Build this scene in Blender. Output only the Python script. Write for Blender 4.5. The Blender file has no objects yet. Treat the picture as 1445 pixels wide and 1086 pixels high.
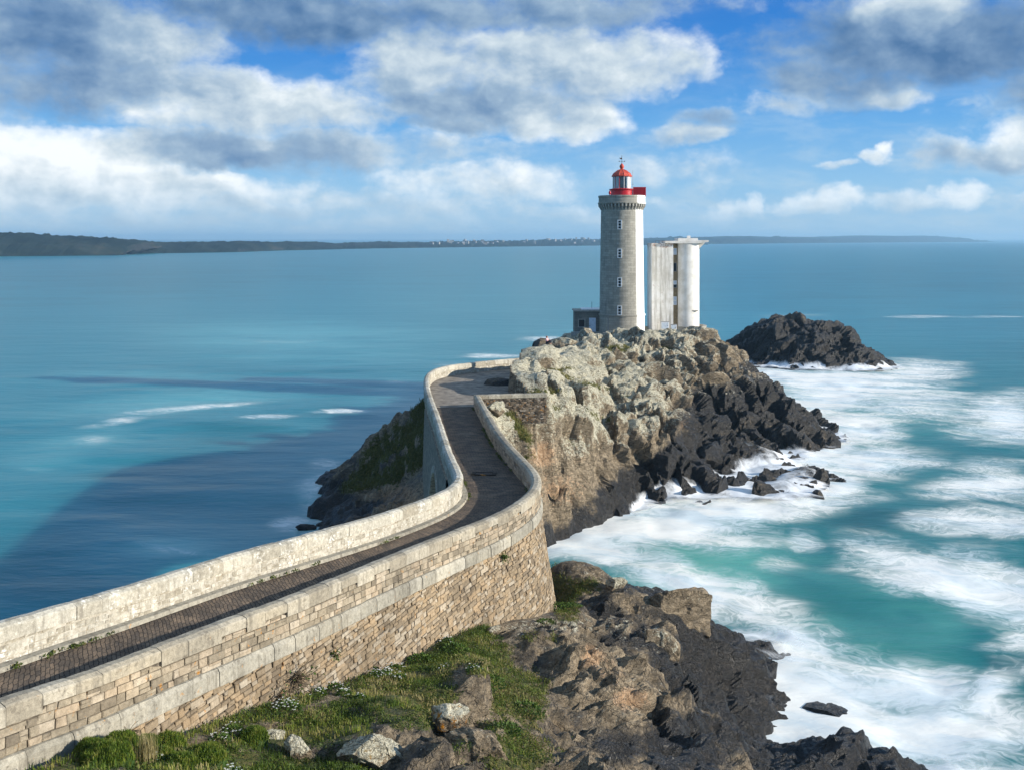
import bpy, bmesh, math, random
import numpy as np
from mathutils import Vector, Matrix

SC = bpy.context.scene
COL = SC.collection
RNG = np.random.default_rng(7)
random.seed(7)
CAM_H, FOC, CX, HY = 25.0, 1400.0, 722.5, 338.0


def at_z(px, py, z):
    Y = FOC * (CAM_H - z) / (py - HY)
    return np.array([(px - CX) / FOC * Y, Y, z])


def at_y(px, py, Y):
    return np.array([(px - CX) / FOC * Y, Y, CAM_H - (py - HY) / FOC * Y])


def proj(P):
    P = np.asarray(P, float)
    return CX + FOC * P[..., 0] / P[..., 1], HY + FOC * (CAM_H - P[..., 2]) / P[..., 1]


# ---------------------------------------------------------------- scene graph
def tag(o, label=None, cat=None, group=None, kind=None):
    if label: o['label'] = label
    if cat: o['category'] = cat
    if group: o['group'] = group
    if kind: o['kind'] = kind
    return o


def thing(name, label, cat, loc=(0, 0, 0), rz=0.0, group=None):
    o = bpy.data.objects.new(name, None)
    o.empty_display_size = 0.3
    COL.objects.link(o)
    o.location = loc
    o.rotation_euler = (0, 0, rz)
    return tag(o, label, cat, group)


def new_obj(name, me, mats=(), parent=None):
    o = bpy.data.objects.new(name, me)
    COL.objects.link(o)
    for m in (mats if isinstance(mats, (list, tuple)) else [mats]):
        me.materials.append(m)
    if parent is not None: o.parent = parent
    return o


def smooth(me, flag=True):
    me.polygons.foreach_set('use_smooth', np.full(len(me.polygons), flag, dtype=bool))


def mesh_np(name, V, Fq, smooth_=True, attrs=None, mat_idx=None):
    """V (n,3), Fq list of arrays of faces with equal corner counts (or one array)"""
    V = np.ascontiguousarray(V, dtype=np.float32)
    if not isinstance(Fq, (list, tuple)): Fq = [Fq]
    Fq = [np.asarray(f, dtype=np.int32) for f in Fq if len(f)]
    me = bpy.data.meshes.new(name)
    me.vertices.add(len(V))
    me.vertices.foreach_set('co', V.ravel())
    tot = np.concatenate([np.full(len(f), f.shape[1], dtype=np.int32) for f in Fq])
    loops = np.concatenate([f.ravel() for f in Fq])
    me.loops.add(len(loops))
    me.loops.foreach_set('vertex_index', loops)
    start = np.concatenate([[0], np.cumsum(tot)[:-1]]).astype(np.int32)
    me.polygons.add(len(tot))
    me.polygons.foreach_set('loop_start', start)
    me.polygons.foreach_set('loop_total', tot)
    if mat_idx is not None:
        me.polygons.foreach_set('material_index', np.asarray(mat_idx, dtype=np.int32))
    me.polygons.foreach_set('use_smooth', np.full(len(tot), smooth_, dtype=bool))
    me.update(calc_edges=True)
    me.validate()
    for k, a in (attrs or {}).items():
        a = np.asarray(a, dtype=np.float32)
        if a.ndim == 1:
            at = me.attributes.new(k, 'FLOAT', 'POINT'); at.data.foreach_set('value', a)
        else:
            at = me.attributes.new(k, 'FLOAT_VECTOR', 'POINT'); at.data.foreach_set('vector', a.ravel())
    return me


class MB:
    """collects simple solids, linked as ONE mesh object"""
    def __init__(self): self.v, self.f, self.sm = [], [], []
    def add(self, V, Fs, sm=False):
        b = len(self.v)
        self.v += [tuple(map(float, p)) for p in V]
        for f in Fs:
            self.f.append([b + i for i in f]); self.sm.append(sm)
        return self
    def box(self, c, s, rz=0.0, bev=0.0):
        cx, cy, cz = c; hx, hy, hz = s[0] / 2, s[1] / 2, s[2] / 2
        cr, sr = math.cos(rz), math.sin(rz)
        if bev <= 0:
            P = [(x, y, z) for z in (-hz, hz) for x, y in ((-hx, -hy), (hx, -hy), (hx, hy), (-hx, hy))]
            Fs = [(3, 2, 1, 0), (4, 5, 6, 7), (0, 1, 5, 4), (1, 2, 6, 5), (2, 3, 7, 6), (3, 0, 4, 7)]
        else:
            b = min(bev, hx * .9, hy * .9, hz * .9); P = []
            for z, i in ((-hz, b), (-hz + b, 0), (hz - b, 0), (hz, b)):
                P += [(-hx + i, -hy + i, z), (hx - i, -hy + i, z), (hx - i, hy - i, z), (-hx + i, hy - i, z)]
            Fs = [(3, 2, 1, 0), (12, 13, 14, 15)]
            for l in range(3):
                for k in range(4):
                    a, c2 = l * 4 + k, l * 4 + (k + 1) % 4
                    Fs.append((a, c2, c2 + 4, a + 4))
        self.add([(cx + x * cr - y * sr, cy + x * sr + y * cr, cz + z) for x, y, z in P], Fs)
        return self
    def lathe(self, prof, n=48, c=(0, 0, 0), a0=0.0, a1=2 * math.pi, sm=True, cap=True):
        full = abs(a1 - a0 - 2 * math.pi) < 1e-6
        m = n if full else n + 1
        V = []
        for r, z in prof:
            for k in range(m):
                a = a0 + (a1 - a0) * k / n
                V.append((c[0] + r * math.cos(a), c[1] + r * math.sin(a), c[2] + z))
        Fs = []
        for i in range(len(prof) - 1):
            for k in range(n):
                k2 = (k + 1) % m
                Fs.append((i * m + k, i * m + k2, (i + 1) * m + k2, (i + 1) * m + k))
        self.add(V, Fs, sm)
        if cap and full:
            if prof[0][0] > 1e-4: self.add([V[k] for k in range(m)][::-1], [tuple(range(m))])
            if prof[-1][0] > 1e-4: self.add([V[(len(prof) - 1) * m + k] for k in range(m)], [tuple(range(m))])
        return self
    def tube(self, p, q, r0, r1=None, n=8):
        r1 = r0 if r1 is None else r1
        p, q = Vector(p), Vector(q); d = (q - p).normalized()
        u = d.orthogonal().normalized(); w = d.cross(u)
        V = []
        for c, r in ((p, r0), (q, r1)):
            for k in range(n):
                a = 2 * math.pi * k / n
                V.append(c + u * (r * math.cos(a)) + w * (r * math.sin(a)))
        Fs = [(k, (k + 1) % n, n + (k + 1) % n, n + k) for k in range(n)] + [tuple(range(n))[::-1], tuple(range(n, 2 * n))]
        self.add(V, Fs, False)
        return self
    def build(self, name, mat, parent=None):
        me = bpy.data.meshes.new(name)
        me.from_pydata(self.v, [], self.f)
        me.polygons.foreach_set('use_smooth', np.array(self.sm, dtype=bool))
        me.update()
        return new_obj(name, me, mat, parent)


# ---------------------------------------------------------------- noise (numpy)
def _hash(ix, iy, iz, seed):
    h = (ix.astype(np.int64) * 374761393 + iy.astype(np.int64) * 668265263 + iz.astype(np.int64) * 2147483647 + seed * 974711) & 0xFFFFFFFF
    h = ((h ^ (h >> 13)) * 1274126177) & 0xFFFFFFFF
    h = ((h ^ (h >> 16)) * 2246822519) & 0xFFFFFFFF
    h = h ^ (h >> 15)
    return h.astype(np.float64) / 4294967296.0


def vnoise(P, seed=0):
    I = np.floor(P).astype(np.int64); f = P - I
    f = f * f * f * (f * (f * 6 - 15) + 10)
    out = 0
    for dx in (0, 1):
        wx = f[:, 0] if dx else 1 - f[:, 0]
        for dy in (0, 1):
            wy = f[:, 1] if dy else 1 - f[:, 1]
            for dz in (0, 1):
                wz = f[:, 2] if dz else 1 - f[:, 2]
                out = out + wx * wy * wz * _hash(I[:, 0] + dx, I[:, 1] + dy, I[:, 2] + dz, seed)
    return out * 2 - 1


def fbm(P, seed=0, octv=4, gain=.5, ridged=False):
    a, s, t = 1.0, 0, 0
    for o in range(octv):
        n = vnoise(P * (2.03 ** o) + 17.3 * o, seed + o)
        if ridged: n = 1 - 2 * np.abs(n)
        s = s + a * n; t += a; a *= gain
    return s / t


def worley(P, seed=0, jit=.9):
    I = np.floor(P).astype(np.int64)
    n = len(P)
    d1 = np.full(n, 9e9); d2 = np.full(n, 9e9)
    C = np.zeros((n, 3)); C2 = np.zeros((n, 3))
    for dx in (-1, 0, 1):
        for dy in (-1, 0, 1):
            for dz in (-1, 0, 1):
                J = I + np.array([dx, dy, dz])
                c = np.stack([J[:, k] + .5 + jit * (_hash(J[:, 0], J[:, 1], J[:, 2], seed + 11 * k + 1) - .5) for k in range(3)], 1)
                d = ((c - P) ** 2).sum(1)
                m = d < d1
                m2 = (~m) & (d < d2); C2[m] = C[m]; C2[m2] = c[m2]
                d2 = np.where(m, d1, np.minimum(d2, d))
                d1 = np.where(m, d, d1)
                C[m] = c[m]
    def rnd(Q):
        K = np.floor(Q * 64).astype(np.int64)
        return np.stack([_hash(K[:, 0], K[:, 1], K[:, 2], seed + 91 + k) for k in range(4)], 1)
    return np.sqrt(d1), np.sqrt(d2), C, rnd(C), C2, rnd(C2)


def blocks(P, scale, seed, tilt=1.0, step=1.0, crack=.25, rot=None):
    """angular fractured-rock displacement in units of the scale"""
    Q = P if rot is None else P @ rot
    Q = Q / np.asarray(scale, float)
    f1, f2, C, R, C2, R2 = worley(Q, seed)
    va = (R[:, 0] - .5) * step + ((Q - C) * (R[:, 1:4] * 2 - 1)).sum(1) * tilt
    vb = (R2[:, 0] - .5) * step + ((Q - C2) * (R2[:, 1:4] * 2 - 1)).sum(1) * tilt
    tb = .5 * (1 - np.clip((f2 - f1) / .16, 0, 1))          # a short sloping face joins neighbouring blocks
    d = va * (1 - tb) + vb * tb
    d = d - crack * np.exp(-((f2 - f1) / .065) ** 2)
    return d, R[:, 0]


def sstep(a, b, x):
    t = np.clip((x - a) / (b - a), 0, 1)
    return t * t * (3 - 2 * t)


class RBF:
    def __init__(self, pts, c=1.5):
        A = np.asarray(pts, float); self.X = A[:, :2]; self.c = c
        n = len(A)
        K = self.k(self.X, self.X); Pm = np.c_[np.ones(n), self.X / 50]
        M = np.block([[K, Pm], [Pm.T, np.zeros((3, 3))]])
        M[:n, :n] += np.eye(n) * .15
        self.w = np.linalg.solve(M, np.r_[A[:, 2], 0, 0, 0])
    def k(self, A, B):
        return -np.sqrt(((A[:, None] - B[None]) ** 2).sum(-1) + self.c ** 2)
    def __call__(self, x, y):
        x = np.asarray(x, float); sh = x.shape
        Q = np.c_[x.ravel(), np.asarray(y, float).ravel()]
        out = np.empty(len(Q))
        for i in range(0, len(Q), 40000):
            q = Q[i:i + 40000]
            out[i:i + 40000] = self.k(q, self.X) @ self.w[:-3] + np.c_[np.ones(len(q)), q / 50] @ self.w[-3:]
        return out.reshape(sh)


# ---------------------------------------------------------------- paths along the causeway
class Path:
    def __init__(self, ctrl, step=.08, rounds=3):
        """ctrl: (n,3) x,y,z_road ; corner-cut then resampled"""
        P = np.asarray(ctrl, float)
        for _ in range(rounds):
            a = P[:-1] * .75 + P[1:] * .25; b = P[:-1] * .25 + P[1:] * .75
            Q = np.empty((2 * len(a), 3)); Q[0::2] = a; Q[1::2] = b
            P = np.vstack([P[:1], Q, P[-1:]])
        s = np.r_[0, np.cumsum(np.hypot(*np.diff(P[:, :2], axis=0).T))]
        self.L = s[-1]; n = int(self.L / step) + 2
        self.S = np.linspace(0, self.L, n)
        self.P = np.stack([np.interp(self.S, s, P[:, k]) for k in range(3)], 1)
        T = np.gradient(self.P[:, :2], axis=0)
        T /= np.linalg.norm(T, axis=1)[:, None]
        self.N = np.stack([T[:, 1], -T[:, 0]], 1)      # to the right of travel
    def at(self, s, off=0.0, z=0.0):
        s = np.asarray(s, float)
        p = [np.interp(s, self.S, self.P[:, k]) for k in (0, 1)]
        n = [np.interp(s, self.S, self.N[:, k]) for k in (0, 1)]
        return np.stack([p[0] + n[0] * off, p[1] + n[1] * off, np.broadcast_to(z, np.shape(p[0]))], -1)
    def z(self, s): return np.interp(s, self.S, self.P[:, 2])
    def s_near(self, x, y): return self.S[np.argmin((self.P[:, 0] - x) ** 2 + (self.P[:, 1] - y) ** 2)]
# ================================================================ layout of the causeway
PAR_H = 1.05          # parapet height over the road
def zr_of(px): return float(np.interp(px, [-400, 0, 478, 690], [15.4, 14.0, 12.3, 11.0]))
Rpx = [(0, 979), (111, 946), (243, 895), (418, 832), (520, 791), (620, 752), (686, 728), (724, 708), (746, 690), (751, 675), (744, 661), (726, 643), (700, 614), (686, 590), (676, 571), (668, 556)]
Lpx = [(0, 873), (84, 849), (150, 831), (256, 799), (330, 777), (480, 738), (541, 721), (613, 696), (636, 682), (642, 671), (635.5, 657), (624, 630), (613, 590), (600.5, 557), (597, 537), (601, 526), (613, 519), (638, 514), (657, 512), (696, 507.6), (722, 505.5), (745, 504)]
def trace(px):
    out = []
    for x, y in px:
        zr = zr_of(x) if y > 690 else 11.0
        p = at_z(x, y, zr + PAR_H); out.append((p[0], p[1], zr))
    a, b = np.array(out[0]), np.array(out[3]); d = (a - b) / np.linalg.norm((a - b)[:2])
    return [tuple(a + d * k) for k in (9, 3)] + out
RP = Path(trace(Rpx), rounds=2)      # inner top edge of the right hand parapet
LP = Path(trace(Lpx), rounds=2)      # outer top edge of the left hand parapet
COPW = .55
R_FACE = .5                   # outer masonry face of the right wall, from RP
BATTER = .16
STR_H = .52
S_BEND = RP.s_near(1.1, 54.3)
S_BODY = RP.s_near(.3, 59)    # from here on the bridge body carries the wall
def r_off(s, z):              # outer face offset of the battered retaining wall
    zs = RP.z(s) - .12 - STR_H
    return R_FACE + .02 + np.maximum(zs - z, 0) * BATTER
# foot of the wall: where the photo shows masonry meeting the ground
BASEpx = [(62, 1060), (180, 1042), (260, 1022), (330, 1003), (380, 990), (426, 979), (483, 963), (546, 946), (573, 933), (616, 905), (659, 886), (725, 873), (765, 866), (779, 846)]
_ss = np.linspace(0, S_BODY + 1, 500)
_zz = np.linspace(3, 14, 220)
_S, _Z = np.meshgrid(_ss, _zz, indexing='ij')
_O = r_off(_S, _Z)
_n = [np.interp(_S, RP.S, RP.N[:, k]) for k in (0, 1)]
_p = [np.interp(_S, RP.S, RP.P[:, k]) for k in (0, 1)]
_W = np.stack([_p[0] + _n[0] * _O, _p[1] + _n[1] * _O, _Z], -1)
_PX, _PY = proj(_W)
FOOT = []
for bx, by in BASEpx:
    k = np.argmin((_PX - bx) ** 2 + (_PY - by) ** 2)
    i, j = np.unravel_index(k, _PX.shape)
    FOOT.append((_ss[i],) + tuple(_W[i, j]))
FOOT = np.array(FOOT)
FOOT = FOOT[np.argsort(FOOT[:, 0])]
def foot_z(s): return np.interp(s, FOOT[:, 0], FOOT[:, 3])
# ================================================================ materials
class NT:
    """tiny node builder"""
    def __init__(self, name, world=None):
        if world is None:
            self.m = bpy.data.materials.new(name); self.m.use_nodes = True; self.t = self.m.node_tree
        else: self.m = world; self.t = world.node_tree
        self.t.nodes.clear()
    def n(self, typ, ins=None, **props):
        nd = self.t.nodes.new(typ)
        for k, v in props.items(): setattr(nd, k, v)
        for k, v in (ins or {}).items(): self.set(nd.inputs[k], v)
        return nd
    def set(self, sock, v):
        if isinstance(v, bpy.types.NodeSocket): self.t.links.new(v, sock)
        elif isinstance(v, bpy.types.Node): self.t.links.new(v.outputs[0], sock)
        else:
            if isinstance(v, (tuple, list)) and len(v) == 3 and len(sock.default_value) == 4: v = (*v, 1)
            sock.default_value = v
    def math(self, op, a, b=0.0, c=0.0, clamp=False):
        nd = self.n('ShaderNodeMath', operation=op, use_clamp=clamp)
        for i, v in enumerate((a, b, c)): self.set(nd.inputs[i], v)
        return nd.outputs[0]
    def vm(self, op, a, b=(0, 0, 0), c=(0, 0, 0)):
        nd = self.n('ShaderNodeVectorMath', operation=op)
        self.set(nd.inputs[0], a); self.set(nd.inputs[1], b)
        if op == 'MULTIPLY_ADD': self.set(nd.inputs[2], c)
        return nd.outputs['Value'] if op in ('DOT_PRODUCT', 'LENGTH') else nd.outputs[0]
    def mix(self, f, a, b, mode='MIX'):
        nd = self.n('ShaderNodeMix', data_type='RGBA', blend_type=mode)
        self.set(nd.inputs[0], f); self.set(nd.inputs[6], a); self.set(nd.inputs[7], b)
        return nd.outputs[2]
    def rng(self, v, a, b, c=0.0, d=1.0, smooth_=True):
        nd = self.n('ShaderNodeMapRange', interpolation_type='SMOOTHSTEP' if smooth_ else 'LINEAR')
        for i, x in enumerate((v, a, b, c, d)): self.set(nd.inputs[i], x)
        return nd.outputs[0]
    def noise(self, vec, scale, detail=4.0, rough=.55, dist=0.0, col=False):
        nd = self.n('ShaderNodeTexNoise')
        self.set(nd.inputs['Vector'], vec); nd.inputs['Scale'].default_value = scale
        nd.inputs['Detail'].default_value = detail; nd.inputs['Roughness'].default_value = rough
        nd.inputs['Distortion'].default_value = dist
        return nd.outputs[1 if col else 0]
    def attr(self, name): return self.n('ShaderNodeAttribute', attribute_name=name)
    def ramp(self, f, stops, mode='LINEAR'):
        nd = self.n('ShaderNodeValToRGB'); self.set(nd.inputs[0], f)
        cr = nd.color_ramp; cr.interpolation = mode
        while len(cr.elements) < len(stops): cr.elements.new(.5)
        for e, (p, c) in zip(cr.elements, stops): e.position = p; e.color = (*c, 1)
        return nd.outputs[0]
    def bump(self, h, strength=.5, dist=.05, normal=None):
        nd = self.n('ShaderNodeBump'); nd.inputs['Strength'].default_value = strength
        nd.inputs['Distance'].default_value = dist; self.set(nd.inputs['Height'], h)
        if normal is not None: self.set(nd.inputs['Normal'], normal)
        return nd.outputs[0]
    def out(self, base, rough=.9, normal=None, spec=.25, metal=0.0, **extra):
        b = self.n('ShaderNodeBsdfPrincipled')
        self.set(b.inputs['Base Color'], base); self.set(b.inputs['Roughness'], rough)
        self.set(b.inputs['Specular IOR Level'], spec); self.set(b.inputs['Metallic'], metal)
        if normal is not None: self.set(b.inputs['Normal'], normal)
        for k, v in extra.items(): self.set(b.inputs[k.replace('_', ' ')], v)
        o = self.n('ShaderNodeOutputMaterial'); self.t.links.new(b.outputs[0], o.inputs[0])
        return self.m


M = {}


def make_materials():
    # --- weathered rock -----------------------------------------------------
    t = NT('sea_cliff_rock'); pos = t.n('ShaderNodeNewGeometry').outputs['Position']
    n1 = t.noise(pos, .55, 6, .6); n2 = t.noise(pos, 3.2, 6, .65); n3 = t.noise(pos, 14, 5, .6)
    nz = t.vm('MULTIPLY', pos, (1, 1, 2.6)); strata = t.noise(nz, 1.2, 7, .68, 1.0)
    li, da, wa, gr, so = (t.attr(k).outputs['Fac'] for k in ('lichen', 'dark', 'warm', 'grass', 'soil'))
    base = t.ramp(strata, [(.25, (.07, .055, .04)), (.42, (.19, .15, .1)), (.56, (.31, .245, .165)), (.75, (.43, .35, .24))])
    warm = t.ramp(n2, [(.3, (.2, .12, .065)), (.5, (.43, .28, .165)), (.72, (.57, .42, .28))])
    wf = t.rng(t.math('ADD', wa, t.math('MULTIPLY', t.math('SUBTRACT', n2, .5), 1.3)), .42, .62)
    c = t.mix(wf, base, warm)
    darkc = t.ramp(n2, [(.3, (.005, .005, .005)), (.5, (.016, .015, .014)), (.62, (.036, .032, .028)), (.74, (.10, .075, .05))])
    df = t.rng(t.math('ADD', da, t.math('ADD', t.math('MULTIPLY', t.math('SUBTRACT', n1, .5), .9), t.math('MULTIPLY', t.math('SUBTRACT', n2, .5), .7))), .3, .66)
    c = t.mix(df, c, darkc)
    lich = t.ramp(n3, [(.3, (.27, .245, .17)), (.46, (.47, .435, .32)), (.68, (.66, .625, .49))])
    lf = t.math('ADD', li, t.math('ADD', t.math('MULTIPLY', t.math('SUBTRACT', n2, .5), 1.7), t.math('MULTIPLY', t.math('SUBTRACT', n3, .5), .9)))
    lf = t.rng(lf, .42, .66)
    c = t.mix(lf, c, lich)
    ye = t.noise(pos, 2.1, 6, .7); yf = t.math('MULTIPLY', t.rng(ye, .62, .7), t.rng(t.math('ADD', li, t.math('MULTIPLY', da, -1.2)), .15, .5))
    c = t.mix(t.math('MULTIPLY', yf, .8), c, t.ramp(n3, [(.35, (.26, .2, .05)), (.6, (.42, .2, .03))]))
    # cracks
    vor = t.n('ShaderNodeTexVoronoi', feature='DISTANCE_TO_EDGE'); t.set(vor.inputs['Vector'], t.vm('ADD', nz, t.vm('MULTIPLY', t.noise(pos, 1.3, 3, .5, 0, True), (1.2, 1.2, 1.2))))
    vor.inputs['Scale'].default_value = .75
    vor2 = t.n('ShaderNodeTexVoronoi', feature='DISTANCE_TO_EDGE'); t.set(vor2.inputs['Vector'], t.vm('ADD', pos, t.vm('MULTIPLY', t.noise(pos, 3, 3, .5, 0, True), (.4, .4, .4))))
    vor2.inputs['Scale'].default_value = 2.3
    ck = t.math('MINIMUM', t.rng(vor.outputs[0], 0, .035), t.rng(vor2.outputs[0], -.015, .05))
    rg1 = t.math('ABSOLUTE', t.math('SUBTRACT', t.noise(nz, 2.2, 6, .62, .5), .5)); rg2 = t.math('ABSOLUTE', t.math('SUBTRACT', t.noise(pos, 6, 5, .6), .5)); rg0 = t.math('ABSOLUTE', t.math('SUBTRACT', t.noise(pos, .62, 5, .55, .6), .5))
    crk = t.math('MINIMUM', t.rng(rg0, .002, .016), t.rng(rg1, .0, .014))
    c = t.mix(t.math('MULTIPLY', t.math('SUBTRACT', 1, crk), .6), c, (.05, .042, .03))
    soil = t.ramp(n2, [(.35, (.1, .07, .04)), (.65, (.24, .18, .11))])
    c = t.mix(t.rng(t.math('ADD', so, t.math('MULTIPLY', t.math('SUBTRACT', n2, .5), .9)), .45, .6), c, soil)
    grs = t.ramp(t.noise(pos, 5, 6, .65), [(.3, (.025, .028, .008)), (.46, (.07, .085, .018)), (.58, (.13, .115, .035)), (.72, (.24, .19, .09))])
    gf = t.rng(t.math('ADD', gr, t.math('MULTIPLY', t.math('SUBTRACT', n2, .5), 1.1)), .45, .6)
    c = t.mix(gf, c, grs)
    strata = t.math('ADD', strata, t.math('ADD', t.math('MULTIPLY', rg1, 1.1), t.math('MULTIPLY', rg2, .5)))
    h = t.math('ADD', t.math('MULTIPLY', strata, .9), t.math('ADD', t.math('MULTIPLY', n3, .22), t.math('MULTIPLY', crk, .35)))
    h = t.math('ADD', h, t.math('MULTIPLY', t.noise(pos, 40, 3, .6), .06))
    ro = t.math('SUBTRACT', .93, t.math('MULTIPLY', df, .5))
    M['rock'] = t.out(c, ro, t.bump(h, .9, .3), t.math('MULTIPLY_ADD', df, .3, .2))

    # --- laid masonry, one random number per stone -----------------------------
    def masonry(name, stops, speck=.35, orange=.1, white=(.62, .61, .55), bump=.02, stain=0.0, grime=.35, lichdark=0.0):
        t = NT(name); pos = t.n('ShaderNodeNewGeometry').outputs['Position']
        r = t.attr('rnd').outputs['Fac']
        c = t.ramp(r, stops)
        n1 = t.noise(pos, 1.1, 5, .6); n2 = t.noise(pos, 7, 6, .7); n3 = t.noise(pos, 32, 4, .65)
        c = t.mix(.8, c, t.ramp(n2, [(.25, (.45, .43, .4)), (.5, (.95, .93, .9)), (.75, (1.35, 1.32, 1.28))]), 'MULTIPLY')
        c = t.mix(.7, c, t.ramp(n3, [(.25, (.6, .6, .6)), (.5, (1, 1, 1)), (.75, (1.3, 1.3, 1.3))]), 'MULTIPLY')
        gm = t.noise(pos, .35, 5, .62); c = t.mix(grime, c, t.ramp(gm, [(.3, (.5, .5, .5)), (.48, (.95, .95, .95)), (.7, (1.25, 1.2, 1.12))]), 'MULTIPLY')
        if lichdark:
            ld = t.noise(pos, 5.5, 7, .72); c = t.mix(t.math('MULTIPLY', t.rng(t.math('ADD', ld, t.math('MULTIPLY', t.math('SUBTRACT', n1, .5), .5)), .58, .66), lichdark), c, (.075, .062, .048))
        if stain:
            st = t.noise(t.vm('MULTIPLY', pos, (2.5, 2.5, .25)), 1.6, 5, .6)
            c = t.mix(t.math('MULTIPLY', t.rng(st, .48, .72), stain), c, (.13, .115, .09))
        w = t.rng(t.math('ADD', t.math('MULTIPLY', n2, .62), t.math('MULTIPLY', n1, .55)), 1.17 - speck * .9, 1.29 - speck * .9)
        w = t.math('MULTIPLY', w, t.rng(n3, .32, .55))
        c = t.mix(w, c, white)
        o = t.math('MULTIPLY', t.rng(t.noise(pos, 3.3, 6, .72), .69 - orange * .5, .75 - orange * .5), orange * 6, clamp=True)
        c = t.mix(o, c, (.42, .2, .045))
        h = t.math('ADD', n2, t.math('MULTIPLY', n3, .4))
        return t.out(c, .92, t.bump(h, .8, bump), .2)
    M['rubble'] = masonry('rubble_masonry', [(0, (.17, .135, .095)), (.2, (.24, .19, .13)), (.42, (.285, .222, .146)), (.6, (.335, .248, .155)), (.78, (.31, .255, .185)), (1, (.39, .34, .265))], .36, .12, bump=.035, grime=.7)
    M['darkrubble'] = masonry('dark_pebbly_rubble', [(0, (.05, .042, .034)), (.4, (.11, .088, .064)), (.7, (.17, .13, .09)), (.9, (.24, .19, .14)), (1, (.34, .3, .25))], .3, .2, bump=.04)
    M['parapet'] = masonry('parapet_masonry', [(0, (.17, .145, .11)), (.3, (.285, .245, .182)), (.6, (.35, .302, .228)), (.8, (.36, .29, .208)), (1, (.44, .39, .31))], .42, .16, bump=.035, grime=.6)
    M['coping'] = masonry('coping_granite', [(0, (.28, .25, .195)), (.5, (.36, .325, .255)), (1, (.43, .395, .32))], .45, .08, (.64, .63, .56), .025, .6, .6, .45)
    M['string'] = masonry('string_granite', [(0, (.27, .255, .21)), (1, (.40, .38, .32))], .45, .12, (.56, .55, .49), .02, .8, .7, .5)
    M['limewash'] = masonry('lichen_white_masonry', [(0, (.33, .30, .235)), (.5, (.45, .425, .355)), (1, (.53, .505, .43))], .6, .06, (.74, .73, .67), .025, .5, .45, .3)
    t = NT('mortar'); pos = t.n('ShaderNodeNewGeometry').outputs['Position']
    M['mortar'] = t.out(t.ramp(t.noise(pos, 2.5, 5, .7), [(.35, (.035, .03, .024)), (.52, (.12, .1, .075)), (.7, (.36, .32, .26))]), .95)
    t = NT('mortar_pale'); pos = t.n('ShaderNodeNewGeometry').outputs['Position']
    M['mortar_pale'] = t.out(t.ramp(t.noise(pos, 3, 5, .7), [(.35, (.25, .21, .15)), (.6, (.48, .45, .38))]), .95)
    t = NT('dressed_wall'); pos = t.n('ShaderNodeNewGeometry').outputs['Position']
    br = t.n('ShaderNodeTexBrick'); t.set(br.inputs['Vector'], t.n('ShaderNodeUVMap'))
    for k, v in (('Color1', (.3, .26, .2)), ('Color2', (.2, .17, .13)), ('Mortar', (.09, .08, .065))): t.set(br.inputs[k], v)
    br.inputs['Scale'].default_value = 1; br.inputs['Brick Width'].default_value = .62; br.inputs['Row Height'].default_value = .27; br.inputs['Mortar Size'].default_value = .02
    c = t.mix(.8, br.outputs[0], t.ramp(t.noise(pos, 4, 6, .7), [(.25, (.5, .5, .5)), (.75, (1.3, 1.3, 1.25))]), 'MULTIPLY')
    M['wallbrick'] = t.out(c, .93, t.bump(t.math('SUBTRACT', t.noise(pos, 9, 5, .6), br.outputs[1]), .8, .03))

    # --- cobbled road -------------------------------------------------------------
    t = NT('cobbled_road'); pos = t.n('ShaderNodeNewGeometry').outputs['Position']; uv = t.n('ShaderNodeUVMap').outputs[0]
    uvw = t.vm('ADD', uv, t.vm('MULTIPLY', t.vm('SUBTRACT', t.noise(pos, 1.7, 4, .6, 0, True), (.5, .5, .5)), (.34, .3, 0)))
    br = t.n('ShaderNodeTexBrick'); t.set(br.inputs['Vector'], uvw)
    for k, v in (('Color1', (.15, .115, .085)), ('Color2', (.085, .07, .058)), ('Mortar', (.025, .022, .02))): t.set(br.inputs[k], v)
    br.inputs['Scale'].default_value = 1; br.inputs['Brick Width'].default_value = .36; br.inputs['Row Height'].default_value = .17; br.inputs['Mortar Size'].default_value = .016
    br.inputs['Mortar Smooth'].default_value = .4
    n2 = t.noise(pos, 1.2, 6, .65)
    c = t.mix(.85, br.outputs[0], t.ramp(n2, [(.3, (.55, .55, .55)), (.5, (1, .97, .93)), (.7, (1.7, 1.6, 1.45))]), 'MULTIPLY')
    c = t.mix(t.rng(t.noise(pos, .5, 4, .6), .55, .7, 0, .35), c, (.2, .17, .13))
    h = t.math('SUBTRACT', t.noise(pos, 11, 4, .6), t.math('MULTIPLY', br.outputs[1], 1.3))
    M['road'] = t.out(c, .85, t.bump(h, 1.0, .035), .25)
    t = NT('worn_terrace'); pos = t.n('ShaderNodeNewGeometry').outputs['Position']
    c = t.ramp(t.noise(pos, 1.1, 7, .68), [(.3, (.1, .085, .068)), (.5, (.22, .19, .155)), (.68, (.33, .29, .235))])
    M['terrace'] = t.out(c, .92, t.bump(t.noise(pos, 7, 6, .7), .7, .05))

    # --- lighthouse granite (uv = arc metres, height) -----------------------------
    def granite(name, col, seaward_white):
        t = NT(name); pos = t.n('ShaderNodeNewGeometry').outputs['Position']; uv = t.n('ShaderNodeUVMap').outputs[0]
        br = t.n('ShaderNodeTexBrick'); t.set(br.inputs['Vector'], uv)
        for k, v in (('Color1', col), ('Color2', tuple(x * .74 for x in col)), ('Mortar', tuple(x * .5 for x in col))): t.set(br.inputs[k], v)
        br.inputs['Scale'].default_value = 1; br.inputs['Brick Width'].default_value = .85; br.inputs['Row Height'].default_value = .36; br.inputs['Mortar Size'].default_value = .012
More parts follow.
